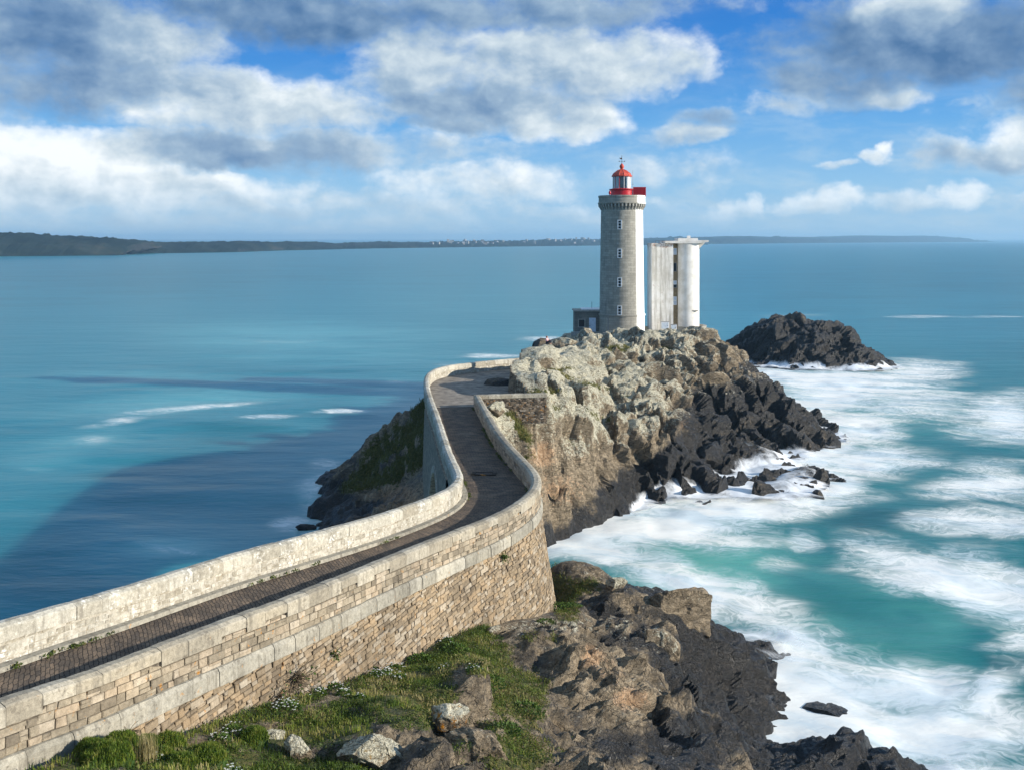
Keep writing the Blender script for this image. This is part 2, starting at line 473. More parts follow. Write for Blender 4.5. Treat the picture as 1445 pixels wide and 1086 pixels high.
        n1 = t.noise(t.vm('MULTIPLY', pos, (1, 1, .22)), 1.1, 6, .65); n2 = t.noise(pos, 5, 6, .7)
        c = t.mix(.75, br.outputs[0], t.ramp(n1, [(.28, (.62, .61, .6)), (.5, (1, 1, .98)), (.72, (1.28, 1.25, 1.18))]), 'MULTIPLY')
        c = t.mix(.5, c, t.ramp(n2, [(.3, (.75, .75, .75)), (.7, (1.2, 1.2, 1.2))]), 'MULTIPLY')
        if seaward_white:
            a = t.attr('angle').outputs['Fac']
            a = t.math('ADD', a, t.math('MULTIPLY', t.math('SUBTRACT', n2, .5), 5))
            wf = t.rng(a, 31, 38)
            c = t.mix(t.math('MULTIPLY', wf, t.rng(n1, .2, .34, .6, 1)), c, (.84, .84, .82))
        return t.out(c, .85, t.bump(t.math('SUBTRACT', n2, br.outputs[1]), .5, .02))
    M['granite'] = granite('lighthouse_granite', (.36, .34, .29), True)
    M['granite_plain'] = granite('annex_granite', (.2, .19, .165), False)
    t = NT('dressed_granite'); pos = t.n('ShaderNodeNewGeometry').outputs['Position']
    M['dressed'] = t.out(t.ramp(t.noise(pos, 2.4, 6, .65), [(.3, (.2, .19, .165)), (.6, (.36, .345, .3))]), .88, t.bump(t.noise(pos, 12, 4), .4, .02))

    def paint(name, col, rough=.45, var=.25, spec=.4, sc=2.5):
        t = NT(name); pos = t.n('ShaderNodeNewGeometry').outputs['Position']
        n = t.noise(pos, sc, 6, .65)
        c = t.ramp(n, [(.3, tuple(x * (1 - var) for x in col)), (.6, col), (.8, tuple(min(x * (1 + var * .4), .9) for x in col))])
        return t.out(c, rough, t.bump(t.noise(pos, 9, 3), .15, .02), spec)
    M['red'] = paint('red_paint', (.50, .012, .02), .35)
    M['red_roof'] = paint('sunfaded_red_paint', (.55, .075, .04), .5)
    M['white'] = paint('white_paint', (.8, .8, .78), .5, .1)
    M['white_blue'] = paint('pale_blue_paint', (.55, .62, .7), .5, .2)
    M['dark'] = paint('dark_void', (.012, .013, .016), .3, .2)
    M['iron'] = paint('rusty_iron', (.09, .06, .045), .7, .4)
    M['grey_metal'] = paint('grey_metal', (.3, .31, .32), .45, .2)
    M['roofslab'] = paint('roof_slab', (.3, .29, .27), .8, .3)
    M['boulder_white'] = None
    t = NT('lantern_glass')
    g = t.n('ShaderNodeBsdfGlossy'); g.inputs['Roughness'].default_value = .05; tr = t.n('ShaderNodeBsdfTransparent'); t.set(tr.inputs[0], (.93, .96, .97))
    fr = t.n('ShaderNodeFresnel'); fr.inputs[0].default_value = 1.5
    mx = t.n('ShaderNodeMixShader'); t.set(mx.inputs[0], t.math('ADD', fr.outputs[0], .04)); t.set(mx.inputs[1], tr); t.set(mx.inputs[2], g)
    o = t.n('ShaderNodeOutputMaterial'); t.set(o.inputs[0], mx); M['glass'] = t.m
    t = NT('fresnel_lens'); pos = t.n('ShaderNodeTexCoord').outputs['Object']
    w = t.n('ShaderNodeTexWave', bands_direction='Z'); t.set(w.inputs[0], pos); w.inputs['Scale'].default_value = 3.2; w.inputs['Distortion'].default_value = 1
    M['lens'] = t.out(t.ramp(w.outputs[1], [(.1, (.01, .03, .03)), (.6, (.06, .14, .12)), (.95, (.4, .52, .48))]), .08, None, .8)

    # --- the white concrete radar tower: chalky, streaked with rust and algae ---------
    t = NT('weathered_white_concrete'); pos = t.n('ShaderNodeNewGeometry').outputs['Position']
    tc = t.n('ShaderNodeTexCoord').outputs['Object']
    st = t.noise(t.vm('MULTIPLY', tc, (1.8, 1.8, .13)), 1.3, 6, .62); n2 = t.noise(pos, 3, 6, .7); n1 = t.noise(pos, .6, 5, .6)
    c = t.ramp(n1, [(.3, (.60, .56, .48)), (.55, (.78, .75, .69)), (.75, (.84, .82, .78))])
    rs = t.attr('stain').outputs['Fac']
    c = t.mix(t.math('MULTIPLY', t.rng(st, .42, .62), t.math('MULTIPLY_ADD', rs, .8, .05)), c, (.36, .325, .27))
    z = t.n('ShaderNodeSeparateXYZ', {0: tc}).outputs[2]
    rust = t.math('MULTIPLY', t.rng(t.math('ADD', n2, t.math('MULTIPLY', t.rng(z, 12.3, 13.3), .15)), .6, .7), t.math('MULTIPLY', rs, .9))
    c = t.mix(rust, c, (.27, .105, .045))
    dk = t.math('MULTIPLY', t.rng(t.math('SUBTRACT', st, t.math('MULTIPLY', z, .02)), .5, .62), rs)
    c = t.mix(t.math('MULTIPLY', dk, .35), c, (.16, .14, .12))
    M['concrete'] = t.out(c, .85, t.bump(n2, .3, .02), .25)
    M['ochre'] = paint('stained_ochre_plaster', (.3, .22, .12), .85, .45)

    # --- plants ------------------------------------------------------------------
    def leaf(name, stops, tr=.25):
        t = NT(name); r = t.attr('rnd').outputs['Fac']
        c = t.ramp(r, stops)
        d = t.n('ShaderNodeBsdfPrincipled'); t.set(d.inputs['Base Color'], c); d.inputs['Roughness'].default_value = .6; d.inputs['Specular IOR Level'].default_value = .25
        tl = t.n('ShaderNodeBsdfTranslucent'); t.set(tl.inputs[0], c)
        mx = t.n('ShaderNodeMixShader'); mx.inputs[0].default_value = tr; t.set(mx.inputs[1], d); t.set(mx.inputs[2], tl)
        o = t.n('ShaderNodeOutputMaterial'); t.set(o.inputs[0], mx); return t.m
    M['grass'] = leaf('grass_blades', [(0, (.03, .05, .008)), (.35, (.07, .125, .012)), (.6, (.165, .205, .024)), (.8, (.26, .245, .06)), (1, (.34, .29, .13))])
    M['drygrass'] = leaf('dry_grass', [(0, (.16, .13, .05)), (.5, (.3, .25, .11)), (1, (.42, .37, .2))])
    M['islandgrass'] = leaf('salt_grass', [(0, (.08, .08, .015)), (.5, (.17, .16, .04)), (1, (.3, .26, .1))])
    M['leaf'] = leaf('broad_leaves', [(0, (.025, .055, .01)), (.5, (.06, .11, .018)), (1, (.12, .18, .03))])
    M['cover'] = leaf('ground_cover', [(0, (.03, .05, .01)), (.45, (.075, .115, .018)), (.7, (.13, .15, .03)), (.88, (.17, .13, .055)), (1, (.2, .14, .08))])
    M['petal'] = leaf('white_petals', [(0, (.72, .73, .68)), (1, (.82, .82, .8))], .3)
    M['twig'] = leaf('dry_twigs', [(0, (.11, .085, .055)), (1, (.26, .2, .13))], .1)


make_materials()
# ================================================================ rock terrain
def euler_rot(ax, ay, az):
    from mathutils import Euler
    return np.array(Euler((ax, ay, az)).to_matrix())


def in_poly(x, y, poly):
    inside = np.zeros(x.shape, bool); j = len(poly) - 1
    for i in range(len(poly)):
        xi, yi = poly[i]; xj, yj = poly[j]
        c = ((yi > y) != (yj > y)) & (x < (xj - xi) * (y - yi) / (yj - yi + 1e-12) + xi)
        inside ^= c; j = i
    return inside


def seg_dist(x, y, poly, closed=True):
    d = np.full(x.shape, 1e9); n = len(poly)
    for i in range(n if closed else n - 1):
        a = np.array(poly[i]); b = np.array(poly[(i + 1) % n]); v = b - a
        t = np.clip(((x - a[0]) * v[0] + (y - a[1]) * v[1]) / (v @ v + 1e-12), 0, 1)
        d = np.minimum(d, np.hypot(x - a[0] - t * v[0], y - a[1] - t * v[1]))
    return d


def pts_y(lst): return [tuple(at_y(*p)) for p in lst]


def blob(P, lst):
    """soft patches; each (px,py,rx,ry,weight[,rot]) as seen on the photograph, evaluated where the rock itself stands"""
    px, py = proj(P); o = np.zeros(len(P))
    for b in lst:
        dx, dy = px - b[0], py - b[1]
        if len(b) > 5:
            c, s = math.cos(math.radians(b[5])), math.sin(math.radians(b[5])); dx, dy = dx * c + dy * s, -dx * s + dy * c
        o = np.maximum(o, b[4] * np.exp(-((dx / b[2]) ** 2 + (dy / b[3]) ** 2)))
    return o


def grid_normals(P, ny, nx):
    G = P.reshape(ny, nx, 3)
    n = np.cross(np.gradient(G, axis=1), np.gradient(G, axis=0))
    n /= np.linalg.norm(n, axis=-1, keepdims=True) + 1e-9
    return n.reshape(-1, 3)


def grid_faces(ny, nx):
    i = np.arange(ny * nx).reshape(ny, nx)
    return np.stack([i[:-1, :-1], i[:-1, 1:], i[1:, 1:], i[1:, :-1]], -1).reshape(-1, 4)


# footprint of causeway: L outer edge .. R outer face
def causeway_poly(ya, yb, roff, loff):
    Ls = LP.S[(LP.P[:, 1] >= ya) & (LP.P[:, 1] <= yb) & (LP.S < LP.s_near(-7.7, 86.7))]
    Rs = RP.S[(RP.P[:, 1] >= ya) & (RP.P[:, 1] <= yb)]
    a = LP.at(Ls[::6], -loff)[:, :2]; b = RP.at(Rs[::6], roff)[:, :2]
    return [tuple(p) for p in a] + [tuple(p) for p in b[::-1]]


CORNER = RP.P[-1, :2]
W3_END = at_z(760, 553.5, 12.05)[:2] + np.array([.6, .1])
s_t = LP.s_near(-6.9, 82.5)
TERR = [tuple(p) for p in LP.at(LP.S[(LP.S > s_t)][::10], .3)[:, :2]] + [(2.5, 108.5), (1.2, 103), (.6, 98), (-.4, 92), (.3, 88.5), (2.2, 86.4), (2.0, 84.9), (CORNER[0] + .1, CORNER[1] + .3)]

# ---------------------------------------------------------------- height functions
ISL_C = pts_y([
    (765, 650, 81), (775, 700, 83), (783, 738, 85), (820, 748, 85.5), (800, 705, 84), (830, 665, 88), (800, 620, 84), (840, 600, 90),
    (740, 600, 80), (700, 592, 80), (690, 575, 82), (720, 582, 82.5), (780, 570, 87), (760, 545, 91), (800, 540, 94), (830, 555, 97), (740, 518, 98),
    (770, 498, 105), (820, 498, 110), (800, 487, 116), (850, 520, 110), (870, 560, 104), (900, 600, 100), (945, 588, 102), (980, 620, 104),
    (985, 655, 104), (940, 650, 99), (890, 660, 95), (880, 690, 92), (850, 736, 88), (910, 708, 94.6), (960, 690, 97), (1000, 680, 101), (1060, 698, 97),
    (1010, 640, 108), (1100, 684, 99), (1165, 690, 99.4), (1130, 660, 105), (1080, 648, 109), (1060, 632, 118), (1130, 640, 116), (1178, 627, 121),
    (1150, 610, 122), (1120, 585, 124), (1090, 548, 130), (1060, 530, 137), (1030, 500, 142), (1000, 475, 150), (1050, 580, 122), (1000, 560, 122),
    (1030, 610, 116), (960, 540, 124), (940, 500, 132), (900, 520, 122), (918, 560, 112), (950, 588, 111), (880, 485, 138), (905, 468, 141), (940, 472, 147),
    (985, 475, 152), (850, 480, 142), (820, 480, 138), (800, 490, 128), (840, 500, 122),
    # seaward left flank
    (600, 600, 90), (595, 567, 99), (560, 590, 101), (530, 612, 102), (490, 645, 103), (460, 675, 104), (500, 680, 95), (540, 650, 94), (580, 640, 90),
    (605, 640, 87), (607, 690, 80), (570, 690, 84), (540, 720, 84), (500, 705, 88), (447, 742, 86.8), (465, 718, 90), (600, 735, 75), (560, 742, 78), (520, 748, 80), (475, 748, 83)]) + [
    (1.6, 89.5, 12.9), (1.3, 94, 13.7), (1.6, 99.5, 14.0), (.6, 80, -2.5), (2.4, 80.2, -3), (4, 80.6, -3), (5.6, 81.6, -3), (7, 83, -3), (3.5, 82.8, -1.2), (5.2, 83.6, -1.6), (3, 78, -3.5), (6, 79, -3.5), (17, 154, 10.6), (10.5, 155.5, 10.2), (27, 156, 10.6), (22, 152, 10.5), (5, 165, 7), (17, 168, 7), (30, 166, 6), (38, 160, 2), (45, 150, -3), (41, 140, -1.5),
    (46, 128, -4), (47, 118, -5), (41, 105, -4), (36, 95, -4), (28, 92, -3), (18, 90, -3), (11, 84, -4), (7, 78, -4), (3.5, 72, -4), (-2, 69, -3), (-2, 74, 1), (-3, 78, 7), (-6, 75, 3), (-9, 68, -4),
    (-24, 104, -4), (-22, 90, -4), (-18, 78, -4), (-14, 71, -4), (-26, 115, -5), (-15, 112, -3), (-9.5, 104, 5), (-6, 110, 5), (0, 114, 6.5), (-9, 118, -3), (2, 122, 5), (-3, 130, -3),
    (4, 140, 5), (0, 150, -3), (3, 160, 0), (9, 150, 9), (12, 172, -3), (30, 174, -4), (45, 165, -5), (28, 108, -1), (26, 103.5, -.6), (38, 110, -3)]
ISL = RBF(ISL_C, 1.2)
HEAD_C = [tuple(f[1:]) for f in FOOT] + pts_y([
    (985, 860, 57), (900, 824, 57), (785, 794, 57), (830, 804, 58), (800, 797, 58), (940, 844, 57), (830, 900, 47), (940, 900, 50), (1050, 925, 57), (1110, 912, 60.5),
    (1065, 934, 58), (1060, 985, 54), (1090, 1020, 51), (1138, 1060, 48.6), (1190, 1052, 45), (1250, 1066, 44), (1310, 1088, 43), (1190, 1086, 42), (1130, 1086, 41.5),
    (830, 1000, 38), (860, 960, 41), (920, 960, 44), (900, 930, 46), (980, 1000, 43), (1000, 950, 49), (1060, 1050, 44), (950, 1086, 34.5), (1040, 1086, 38),
    (700, 950, 38.5), (700, 1020, 31.5), (760, 960, 40), (770, 1086, 28.5), (620, 1010, 29.5), (520, 1045, 26.8), (450, 1086, 24.5), (400, 1045, 26.8), (300, 1086, 23),
    (150, 1086, 22), (600, 960, 34), (550, 985, 32), (600, 1086, 25.8), (250, 1050, 25.2)]) + [
    (0, 15, 14.6), (-5, 15, 15), (5, 18, 13.2), (12, 20, 10), (20, 25, 5), (24, 32, 2.6), (27, 38, 1), (31, 44, -3), (24, 51, -3), (20, 60, -4), (10, 66, -4), (4, 68, -4), (15, 12, 10), (27, 16, 2),
    (-11, 16, 14.8), (-15, 28, 6), (-19, 26, -2), (-12, 38, 3), (-16, 36, -4), (-8, 47, 2), (-12, 46, -4), (-6, 54, 0), (-10, 55, -4), (-5, 60, -3), (0, 63, -3), (3, 64, -3),
    (-20, 14, 8), (-26, 20, -3), (3.6, 57.5, 6.2), (4.5, 61, 1.5), (2, 60.5, 3), (35, 30, -4), (18, 47.6, -1.5), (21, 46, -1)]
HEAD = RBF(HEAD_C, 1.0)
STACK_C = pts_y([(1037, 512, 197), (1060, 482, 201), (1097, 454, 204), (1170, 454, 203), (1200, 474, 199), (1228, 499, 195), (1252, 521, 191.5), (1150, 522, 190), (1100, 517, 193), (1065, 513, 197),
                (1140, 490, 195), (1090, 488, 197), (1180, 500, 193), (1130, 453, 204)]) + [
    (52, 212, 6), (66, 211, 5.5), (48, 218, -3), (60, 222, -2), (75, 214, -2), (80, 200, -4), (78, 188, -4), (60, 183, -4), (45, 189, -4), (40, 200, -3), (43, 207, 1)]
STACK = RBF(STACK_C, 1.5)
CW_NEAR = causeway_poly(-50, 60.5, 1.0, .2)
CW_FAR = causeway_poly(54, 86, .75, .3)


TRENCH = [([tuple(at_y(*q)[:2]) for q in ((905, 500, 130), (915, 520, 122), (925, 555, 114), (945, 590, 108), (1000, 645, 106))], 2.2, 1.3), ([tuple(at_y(*q)[:2]) for q in ((985, 482, 146), (978, 520, 132), (1000, 570, 121), (1040, 610, 116))], 1.8, 1.0),
          ([tuple(at_y(*q)[:2]) for q in ((1060, 540, 133), (1065, 575, 124), (1085, 610, 119))], 1.8, .9), ([tuple(at_y(*q)[:2]) for q in ((800, 532, 96), (815, 560, 92), (812, 590, 88))], 1.1, .7), ([tuple(at_y(*q)[:2]) for q in ((850, 505, 112), (868, 545, 104), (850, 600, 92), (858, 640, 89))], 1.3, .6), ([tuple(at_y(*q)[:2]) for q in ((765, 525, 97), (772, 560, 90), (790, 610, 85), (800, 660, 83))], 1.0, .5),
          ([tuple(at_y(*q)[:2]) for q in ((740, 548, 92), (790, 545, 94), (840, 552, 97), (890, 560, 104))], .8, .5), ([tuple(at_y(*q)[:2]) for q in ((1020, 520, 138), (1020, 560, 124), (1040, 600, 118))], 1.5, .8)]
BUTT = at_y(955, 592, 101)


def h_island(x, y):
    h = ISL(x, y)
    ins = in_poly(x, y, CW_FAR); d = seg_dist(x, y, CW_FAR)
    cap = np.where(y < 75.5, -1.5 + 0 * h, 9.4)
    h = np.where(ins, np.minimum(h, cap), h)
    near = (~ins) & (d < 2.0)
    h = np.where(near, np.minimum(h, 11.1 + d * .3), h)
    h = np.where(in_poly(x, y, TERR), 10.6, h)
    for pl, dp, wd in TRENCH:
        dd = seg_dist(x, y, pl, False) + .5 * np.sin(x * 1.3 + y * .7); h = h - dp * np.exp(-(dd / wd) ** 2)
    h = h + 1.3 * np.exp(-(((x - BUTT[0]) / 3.2) ** 2 + ((y - BUTT[1]) / 2.2) ** 2))
    r = np.hypot(x - 17.2, y - 154); h = h + (10.55 - h) * (1 - sstep(4.6, 7.5, r))
    r = np.hypot(x - 27.4, y - 158.5); h = h + (10.6 - h) * (1 - sstep(5.2, 7.0, r))
    r = np.hypot(x - 11.5, y - 156.5); h = h + (10.1 - h) * (1 - sstep(3.2, 5.0, r))
    return h


def h_head(x, y):
    h = HEAD(x, y)
    ins = in_poly(x, y, CW_NEAR)
    return np.where(ins, np.minimum(h, 4.0), h)


# ---------------------------------------------------------------- meshes
def fracture(P, N, amp, seed, slab, fine=1.0):
    """layers of angular blocks pushed along the surface normal; slab 0..1 turns blocky rock into steep dipping slabs"""
    W = P + .75 * np.stack([fbm(P * .28 + k * 31, seed + k, 3) for k in range(3)], 1)
    rA = euler_rot(.35, .25, .6); rB = euler_rot(-.5, .55, -.45)
    a1, _ = blocks(W, (5.6, 3.6, 4.2), seed + 1, 1.05, 1.1, .15, rA)
    a2, _ = blocks(W, (3.1, 1.7, 2.0), seed + 2, 1.15, .9, .4, rA)
    a3, _ = blocks(P + .25 * (W - P), (.9, .5, .6), seed + 3, 1.1, .8, .35, rA)
    b1, _ = blocks(W, (2.8, 1.5, 8.5), seed + 4, .95, 1.3, .5, rB)
    b2, _ = blocks(W, (1.1, .6, 3.2), seed + 5, 1.1, .9, .3, rB)
    f1 = fbm(P * np.array([1.1, 1.1, .8]), seed + 6, 5, .55, True)
    f2 = fbm(P * 3.1, seed + 9, 3)
    def ledge(nv, per, sd):
        q = (W @ np.array(nv)) / per + 1.1 * fbm(P * .22, sd, 2); f = q - np.floor(q); f = np.where(f < .84, f / .84, (1 - f) / .16); k = _hash(np.floor(q).astype(np.int64), np.floor(q).astype(np.int64) * 0, np.floor(q).astype(np.int64) * 0, sd)
        return (f - .5) * (.4 + .9 * k) + .35 * (k - .5)
    bed = .42 * ledge((.42, -.30, .86), 1.5, 601) + .2 * ledge((.36, -.38, .85), .62, 607) + .34 * ledge((.75, .62, .22), 2.3, 611)
    blk = 1.0 * a1 + .26 * a2 + .13 * fine * a3 + bed
    slb = .4 * bed + 1.5 * b1 + .5 * b2 + .5 * a1 + .2 * a3
    return amp * ((1 - slab) * blk + slab * slb + fine * (.14 * f1 + .06 * f2))


CUR = {}


def make_ground(name, label, cat, hf, x0, x1, y0, y1, step, ampf, slabf, attrf, seed, kind='structure', zcut=-1.6, growth=None, fine=1.0, blur=.3):
    xs = np.arange(x0, x1, step); ys = [y0]
    while ys[-1] < y1: ys.append(ys[-1] + step * (growth(ys[-1]) if growth else 1))
    ys = np.array(ys); nx, ny = len(xs), len(ys)
    X, Y = np.meshgrid(xs, ys)
    Z = hf(X, Y)
    P = np.stack([X, Y, Z], -1).reshape(-1, 3)
    # smoothed normals
    Zs = Z.copy()
    for _ in range(6):
        Q = np.pad(Zs, 1, mode='edge'); Zs = (Q[:-2, 1:-1] + Q[2:, 1:-1] + Q[1:-1, :-2] + Q[1:-1, 2:]) / 4
    N = grid_normals(np.stack([X, Y, Zs], -1).reshape(-1, 3), ny, nx)
    sub = P[:, 2] > -4
    D = np.zeros(len(P)); A = ampf(P)
    idx = np.where(sub)[0]
    D[idx] = fracture(P[idx], N[idx], 1.0, seed, slabf(P[idx]), fine) * A[idx]
    G_ = D.reshape(ny, nx); Q = np.pad(G_, 1, mode='edge'); Q = (Q[:-2, 1:-1] + Q[2:, 1:-1] + Q[1:-1, :-2] + Q[1:-1, 2:]) / 4; D = (G_ * (1 - blur) + Q * blur).ravel()
    P = P + N * D[:, None]
    NN = grid_normals(P, ny, nx)
    CUR['d'] = D; at = attrf(P, NN)
    Fq = grid_faces(ny, nx)
    keep = (P[:, 2][Fq].max(1) > zcut)
    Fq = Fq[keep]
    use = np.unique(Fq); mp = np.full(len(P), -1); mp[use] = np.arange(len(use))
    me = mesh_np(name, P[use], mp[Fq], False, {k: v[use] for k, v in at.items()})
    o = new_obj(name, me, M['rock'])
    tag(o, label, cat, None, kind)
    return o, P[use], NN[use], {k: v[use] for k, v in at.items()}


# --- island -------------------------------------------------------------------------
def amp_isl(P):
    d = np.minimum(seg_dist(P[:, 0], P[:, 1], TERR), np.minimum(seg_dist(P[:, 0], P[:, 1], CW_FAR), 9))
    ins = in_poly(P[:, 0], P[:, 1], TERR) | in_poly(P[:, 0], P[:, 1], CW_FAR)
    a = np.where(ins, 0, .12 + .88 * sstep(.2, 2.6, d))
    a *= .1 + .9 * sstep(4.6, 8, np.hypot(P[:, 0] - 17.2, P[:, 1] - 154)) * sstep(5, 7, np.hypot(P[:, 0] - 27.4, P[:, 1] - 158.5)) * sstep(3, 5, np.hypot(P[:, 0] - 11.5, P[:, 1] - 156.5))
    g = blob(P, ISL_GRASS)
    a *= 1 - .65 * np.exp(-((P[:, 0] - 3) / 4) ** 2 - ((P[:, 1] - 82.5) / 3.5) ** 2)
    a *= 1 - .5 * np.exp(-((P[:, 0] - 18) / 9) ** 2 - ((P[:, 1] - 145) / 8) ** 2)
    return a * (1 - np.where(P[:, 0] < -5, .3, .65) * sstep(.3, .7, g)) * np.where(P[:, 0] < -5, .95, 1)


ISL_GRASS = [(735, 618, 44, 26, 1.1, 35), (760, 640, 30, 16, .8, 30), (840, 545, 60, 7, .6, 15), (790, 575, 60, 8, .6, 10), (770, 520, 40, 4, .5), (722, 590, 30, 14, .8), (790, 600, 40, 16, .55), (765, 552, 40, 7, .8), (850, 590, 50, 12, .6, 20), (880, 560, 34, 8, .5), (872, 492, 26, 8, .75), (800, 520, 40, 5, .5),
             (935, 485, 20, 7, .55), (560, 640, 75, 42, 1.1, -38), (600, 600, 26, 60, 1), (520, 670, 55, 18, 1, -30), (690, 552, 40, 6, .7), (600, 560, 16, 40, .8)]


def at_isl(P, N):
    x, y, z = P.T
    px, py = proj(P)
    n = fbm(P * .3, 77, 4); n2 = fbm(P * 1.1, 78, 3)
    right = sstep(910, 1030, px + (py - 560) * .25)
    lo = .7 + right * 4.9 + 1.2 * sstep(800, 900, px)
    dark = sstep(lo + 2.4, lo - .8, z + n * 1.6 - N[:, 2] * .6) * np.where(x < -5, .8, 1)
    dark = np.where(x < -5, np.maximum(dark, .38 + .25 * n), dark)  # left flank: black edge rock, plus its shade put into the colour
    dark = np.maximum(dark * (1 - .3 * right), .75 * blob(P, [(990, 600, 60, 60, .9), (1090, 590, 60, 50, .9), (860, 715, 60, 25, .7), (900, 670, 50, 20, .6), (800, 740, 30, 12, .6), (925, 560, 12, 50, .7), (460, 620, 60, 70, .5), (500, 720, 60, 30, .5)]))
    up = sstep(.0, .75, N[:, 2] + .35 * N[:, 0])
    lich = sstep(3.4, 7.0, z + n * 2) * (.22 + .56 * up) * (1 - .5 * right)
    lich = np.where(x < -5, .05, lich)
    lich *= 1 - .75 * blob(P, [(765, 660, 60, 40, 1), (820, 690, 70, 50, .8), (975, 620, 40, 40, .8)])
    warm = blob(P, [(765, 640, 30, 28, .75), (790, 690, 60, 40, .55), (815, 645, 40, 18, .45), (968, 598, 16, 14, .7), (985, 632, 18, 22, .75), (1110, 610, 30, 12, .5), (935, 545, 14, 30, .4), (560, 705, 60, 34, .75), (510, 730, 40, 20, .75), (820, 490, 30, 6, .5)])  # left flank blobs paint the sun patch that falls through the arch
    gr = blob(P, ISL_GRASS) * sstep(.25, .6, N[:, 2]) + .12 * sstep(8, 11, z) * n2 + (.62 + .3 * n) * sstep(-.25, -.8, CUR['d']) * sstep(.35, .65, N[:, 2]) * sstep(5.5, 7.5, z) * (x < 24)
    return {'lichen': lich, 'dark': dark, 'warm': warm, 'grass': gr, 'soil': blob(P, [(850, 495, 40, 8, .4), (720, 570, 40, 10, .6), (700, 560, 30, 6, .5)])}


ISLAND, ISL_P, ISL_N, ISL_A = make_ground('rocky_island', 'lichen covered rocky island the lighthouse stands on, dark wet rock along its shore', 'rocky ground', h_island,
    -27, 47, 62, 172, .2, amp_isl, lambda P: sstep(5, 15, P[:, 0] + (P[:, 1] - 100) * .03), at_isl, 101, fine=.8, growth=lambda y: 1 + max(0, y - 120) * .012)

# --- near headland ---------------------------------------------------------------------
HEAD_GRASS = [(590, 1000, 80, 34, 1), (740, 1050, 60, 60, .85), (605, 985, 60, 26, 1), (745, 1000, 50, 70, .9, 12), (730, 1070, 60, 40, .55), (800, 850, 26, 40, .6), (60, 1080, 120, 40, 1), (250, 1060, 130, 45, 1), (420, 1020, 120, 45, 1), (560, 960, 110, 38, 1, -22), (640, 910, 60, 26, 1, -25), (720, 990, 46, 62, 1), (690, 930, 50, 36, .9), (650, 1060, 40, 30, .5),
              (785, 830, 18, 30, .75), (820, 825, 30, 14, .55), (760, 900, 40, 12, .5), (345, 1085, 160, 40, 1), (480, 1075, 70, 40, .7)]


def amp_head(P):
    d = seg_dist(P[:, 0], P[:, 1], CW_NEAR); ins = in_poly(P[:, 0], P[:, 1], CW_NEAR)
    a = np.where(ins, .1, .1 + .9 * sstep(.3, 3.2, d))
    g = blob(P, HEAD_GRASS)
    a = a * (1 - .6 * sstep(420, 250, proj(P)[0])) * (1 - .65 * sstep(53, 56, P[:, 1]) * sstep(9, 6, P[:, 0]))
    return 1.1 * a * (1 - .74 * sstep(.25, .75, g))


def at_head(P, N):
    x, y, z = P.T; px, py = proj(P)
    n = fbm(P * .45, 177, 4); n2 = fbm(P * 1.3, 178, 3)
    dark = sstep(7.4, 4.6, z + n * 1.5 + sstep(850, 780, px) * 2)
    dark = np.maximum(dark, .8 * blob(P, [(1000, 960, 90, 60, 1), (970, 1050, 130, 70, 1), (880, 1050, 60, 50, .9), (800, 960, 26, 40, .7), (1080, 900, 60, 40, 1), (760, 950, 30, 30, .55), (1000, 880, 40, 30, .5), (900, 1060, 60, 40, .6)]))
    dark = np.maximum(dark, .44 + .14 * n)
    dark *= 1 - .6 * blob(P, [(880, 950, 60, 50, 1), (820, 940, 40, 40, 1), (930, 870, 60, 40, .9), (960, 930, 30, 40, .6)])
    up = sstep(.3, .85, N[:, 2])
    lich = .04 + .22 * up * sstep(4, 6, z)
    lich = lich + .4 * up * blob(P, [(880, 890, 50, 16, 1, 20), (800, 880, 60, 14, 1), (930, 890, 30, 10, 1, 25), (870, 810, 25, 10, .8), (930, 830, 50, 14, .6, 30), (740, 885, 40, 8, .8)])
    warm = blob(P, [(835, 925, 22, 26, .8), (890, 985, 40, 22, .75), (930, 930, 40, 40, .35), (860, 950, 40, 60, .45), (980, 855, 30, 10, .3)])
    gr = (blob(P, HEAD_GRASS) + .45 * n * (px > 640) + .2 * n2) * sstep(.2, .55, N[:, 2])
    sl = blob(P, [(330, 1035, 120, 7, .9, -12), (430, 1000, 60, 6, .7, -15), (230, 1045, 60, 6, .8, -8), (790, 1020, 40, 60, .55), (850, 1010, 30, 30, .5), (770, 925, 50, 14, .5), (60, 1078, 60, 6, .6)])
    gr = gr - .75 * sl + .4 * sstep(-.15, -.6, CUR['d']) * sstep(.4, .7, N[:, 2]) * sstep(5.5, 7, z)
    return {'lichen': lich * (1 - .5 * dark), 'dark': dark, 'warm': warm, 'grass': gr, 'soil': sl}


HEADL, HD_P, HD_N, HD_A = make_ground('rocky_headland', 'near headland of dark fractured rock with a grassy bank under the causeway wall', 'rocky ground', h_head,
    -24, 33, 12, 66, .1, amp_head, lambda P: .08 + 0 * P[:, 0], at_head, 202, fine=1.1, blur=.25)

# --- dark islet beyond ------------------------------------------------------------------------
def at_stack(P, N):
    n = fbm(P * .4, 5, 4)
    return {'lichen': .25 * sstep(6, 9, P[:, 2] + n) * sstep(.5, .9, N[:, 2]), 'dark': .95 - .35 * sstep(6.5, 9, P[:, 2] + n), 'warm': 0 * n + .3 * sstep(.2, .5, n), 'grass': 0 * n, 'soil': .3 * sstep(7, 9, P[:, 2])}


make_ground('sea_rock', 'dark craggy sea rock standing alone in foam beyond the lighthouse island', 'sea rock', lambda x, y: STACK(x, y), 38, 84, 182, 226, .28,
            lambda P: 1.25 + 0 * P[:, 0], lambda P: .55 + 0 * P[:, 0], at_stack, 303, kind='thing')
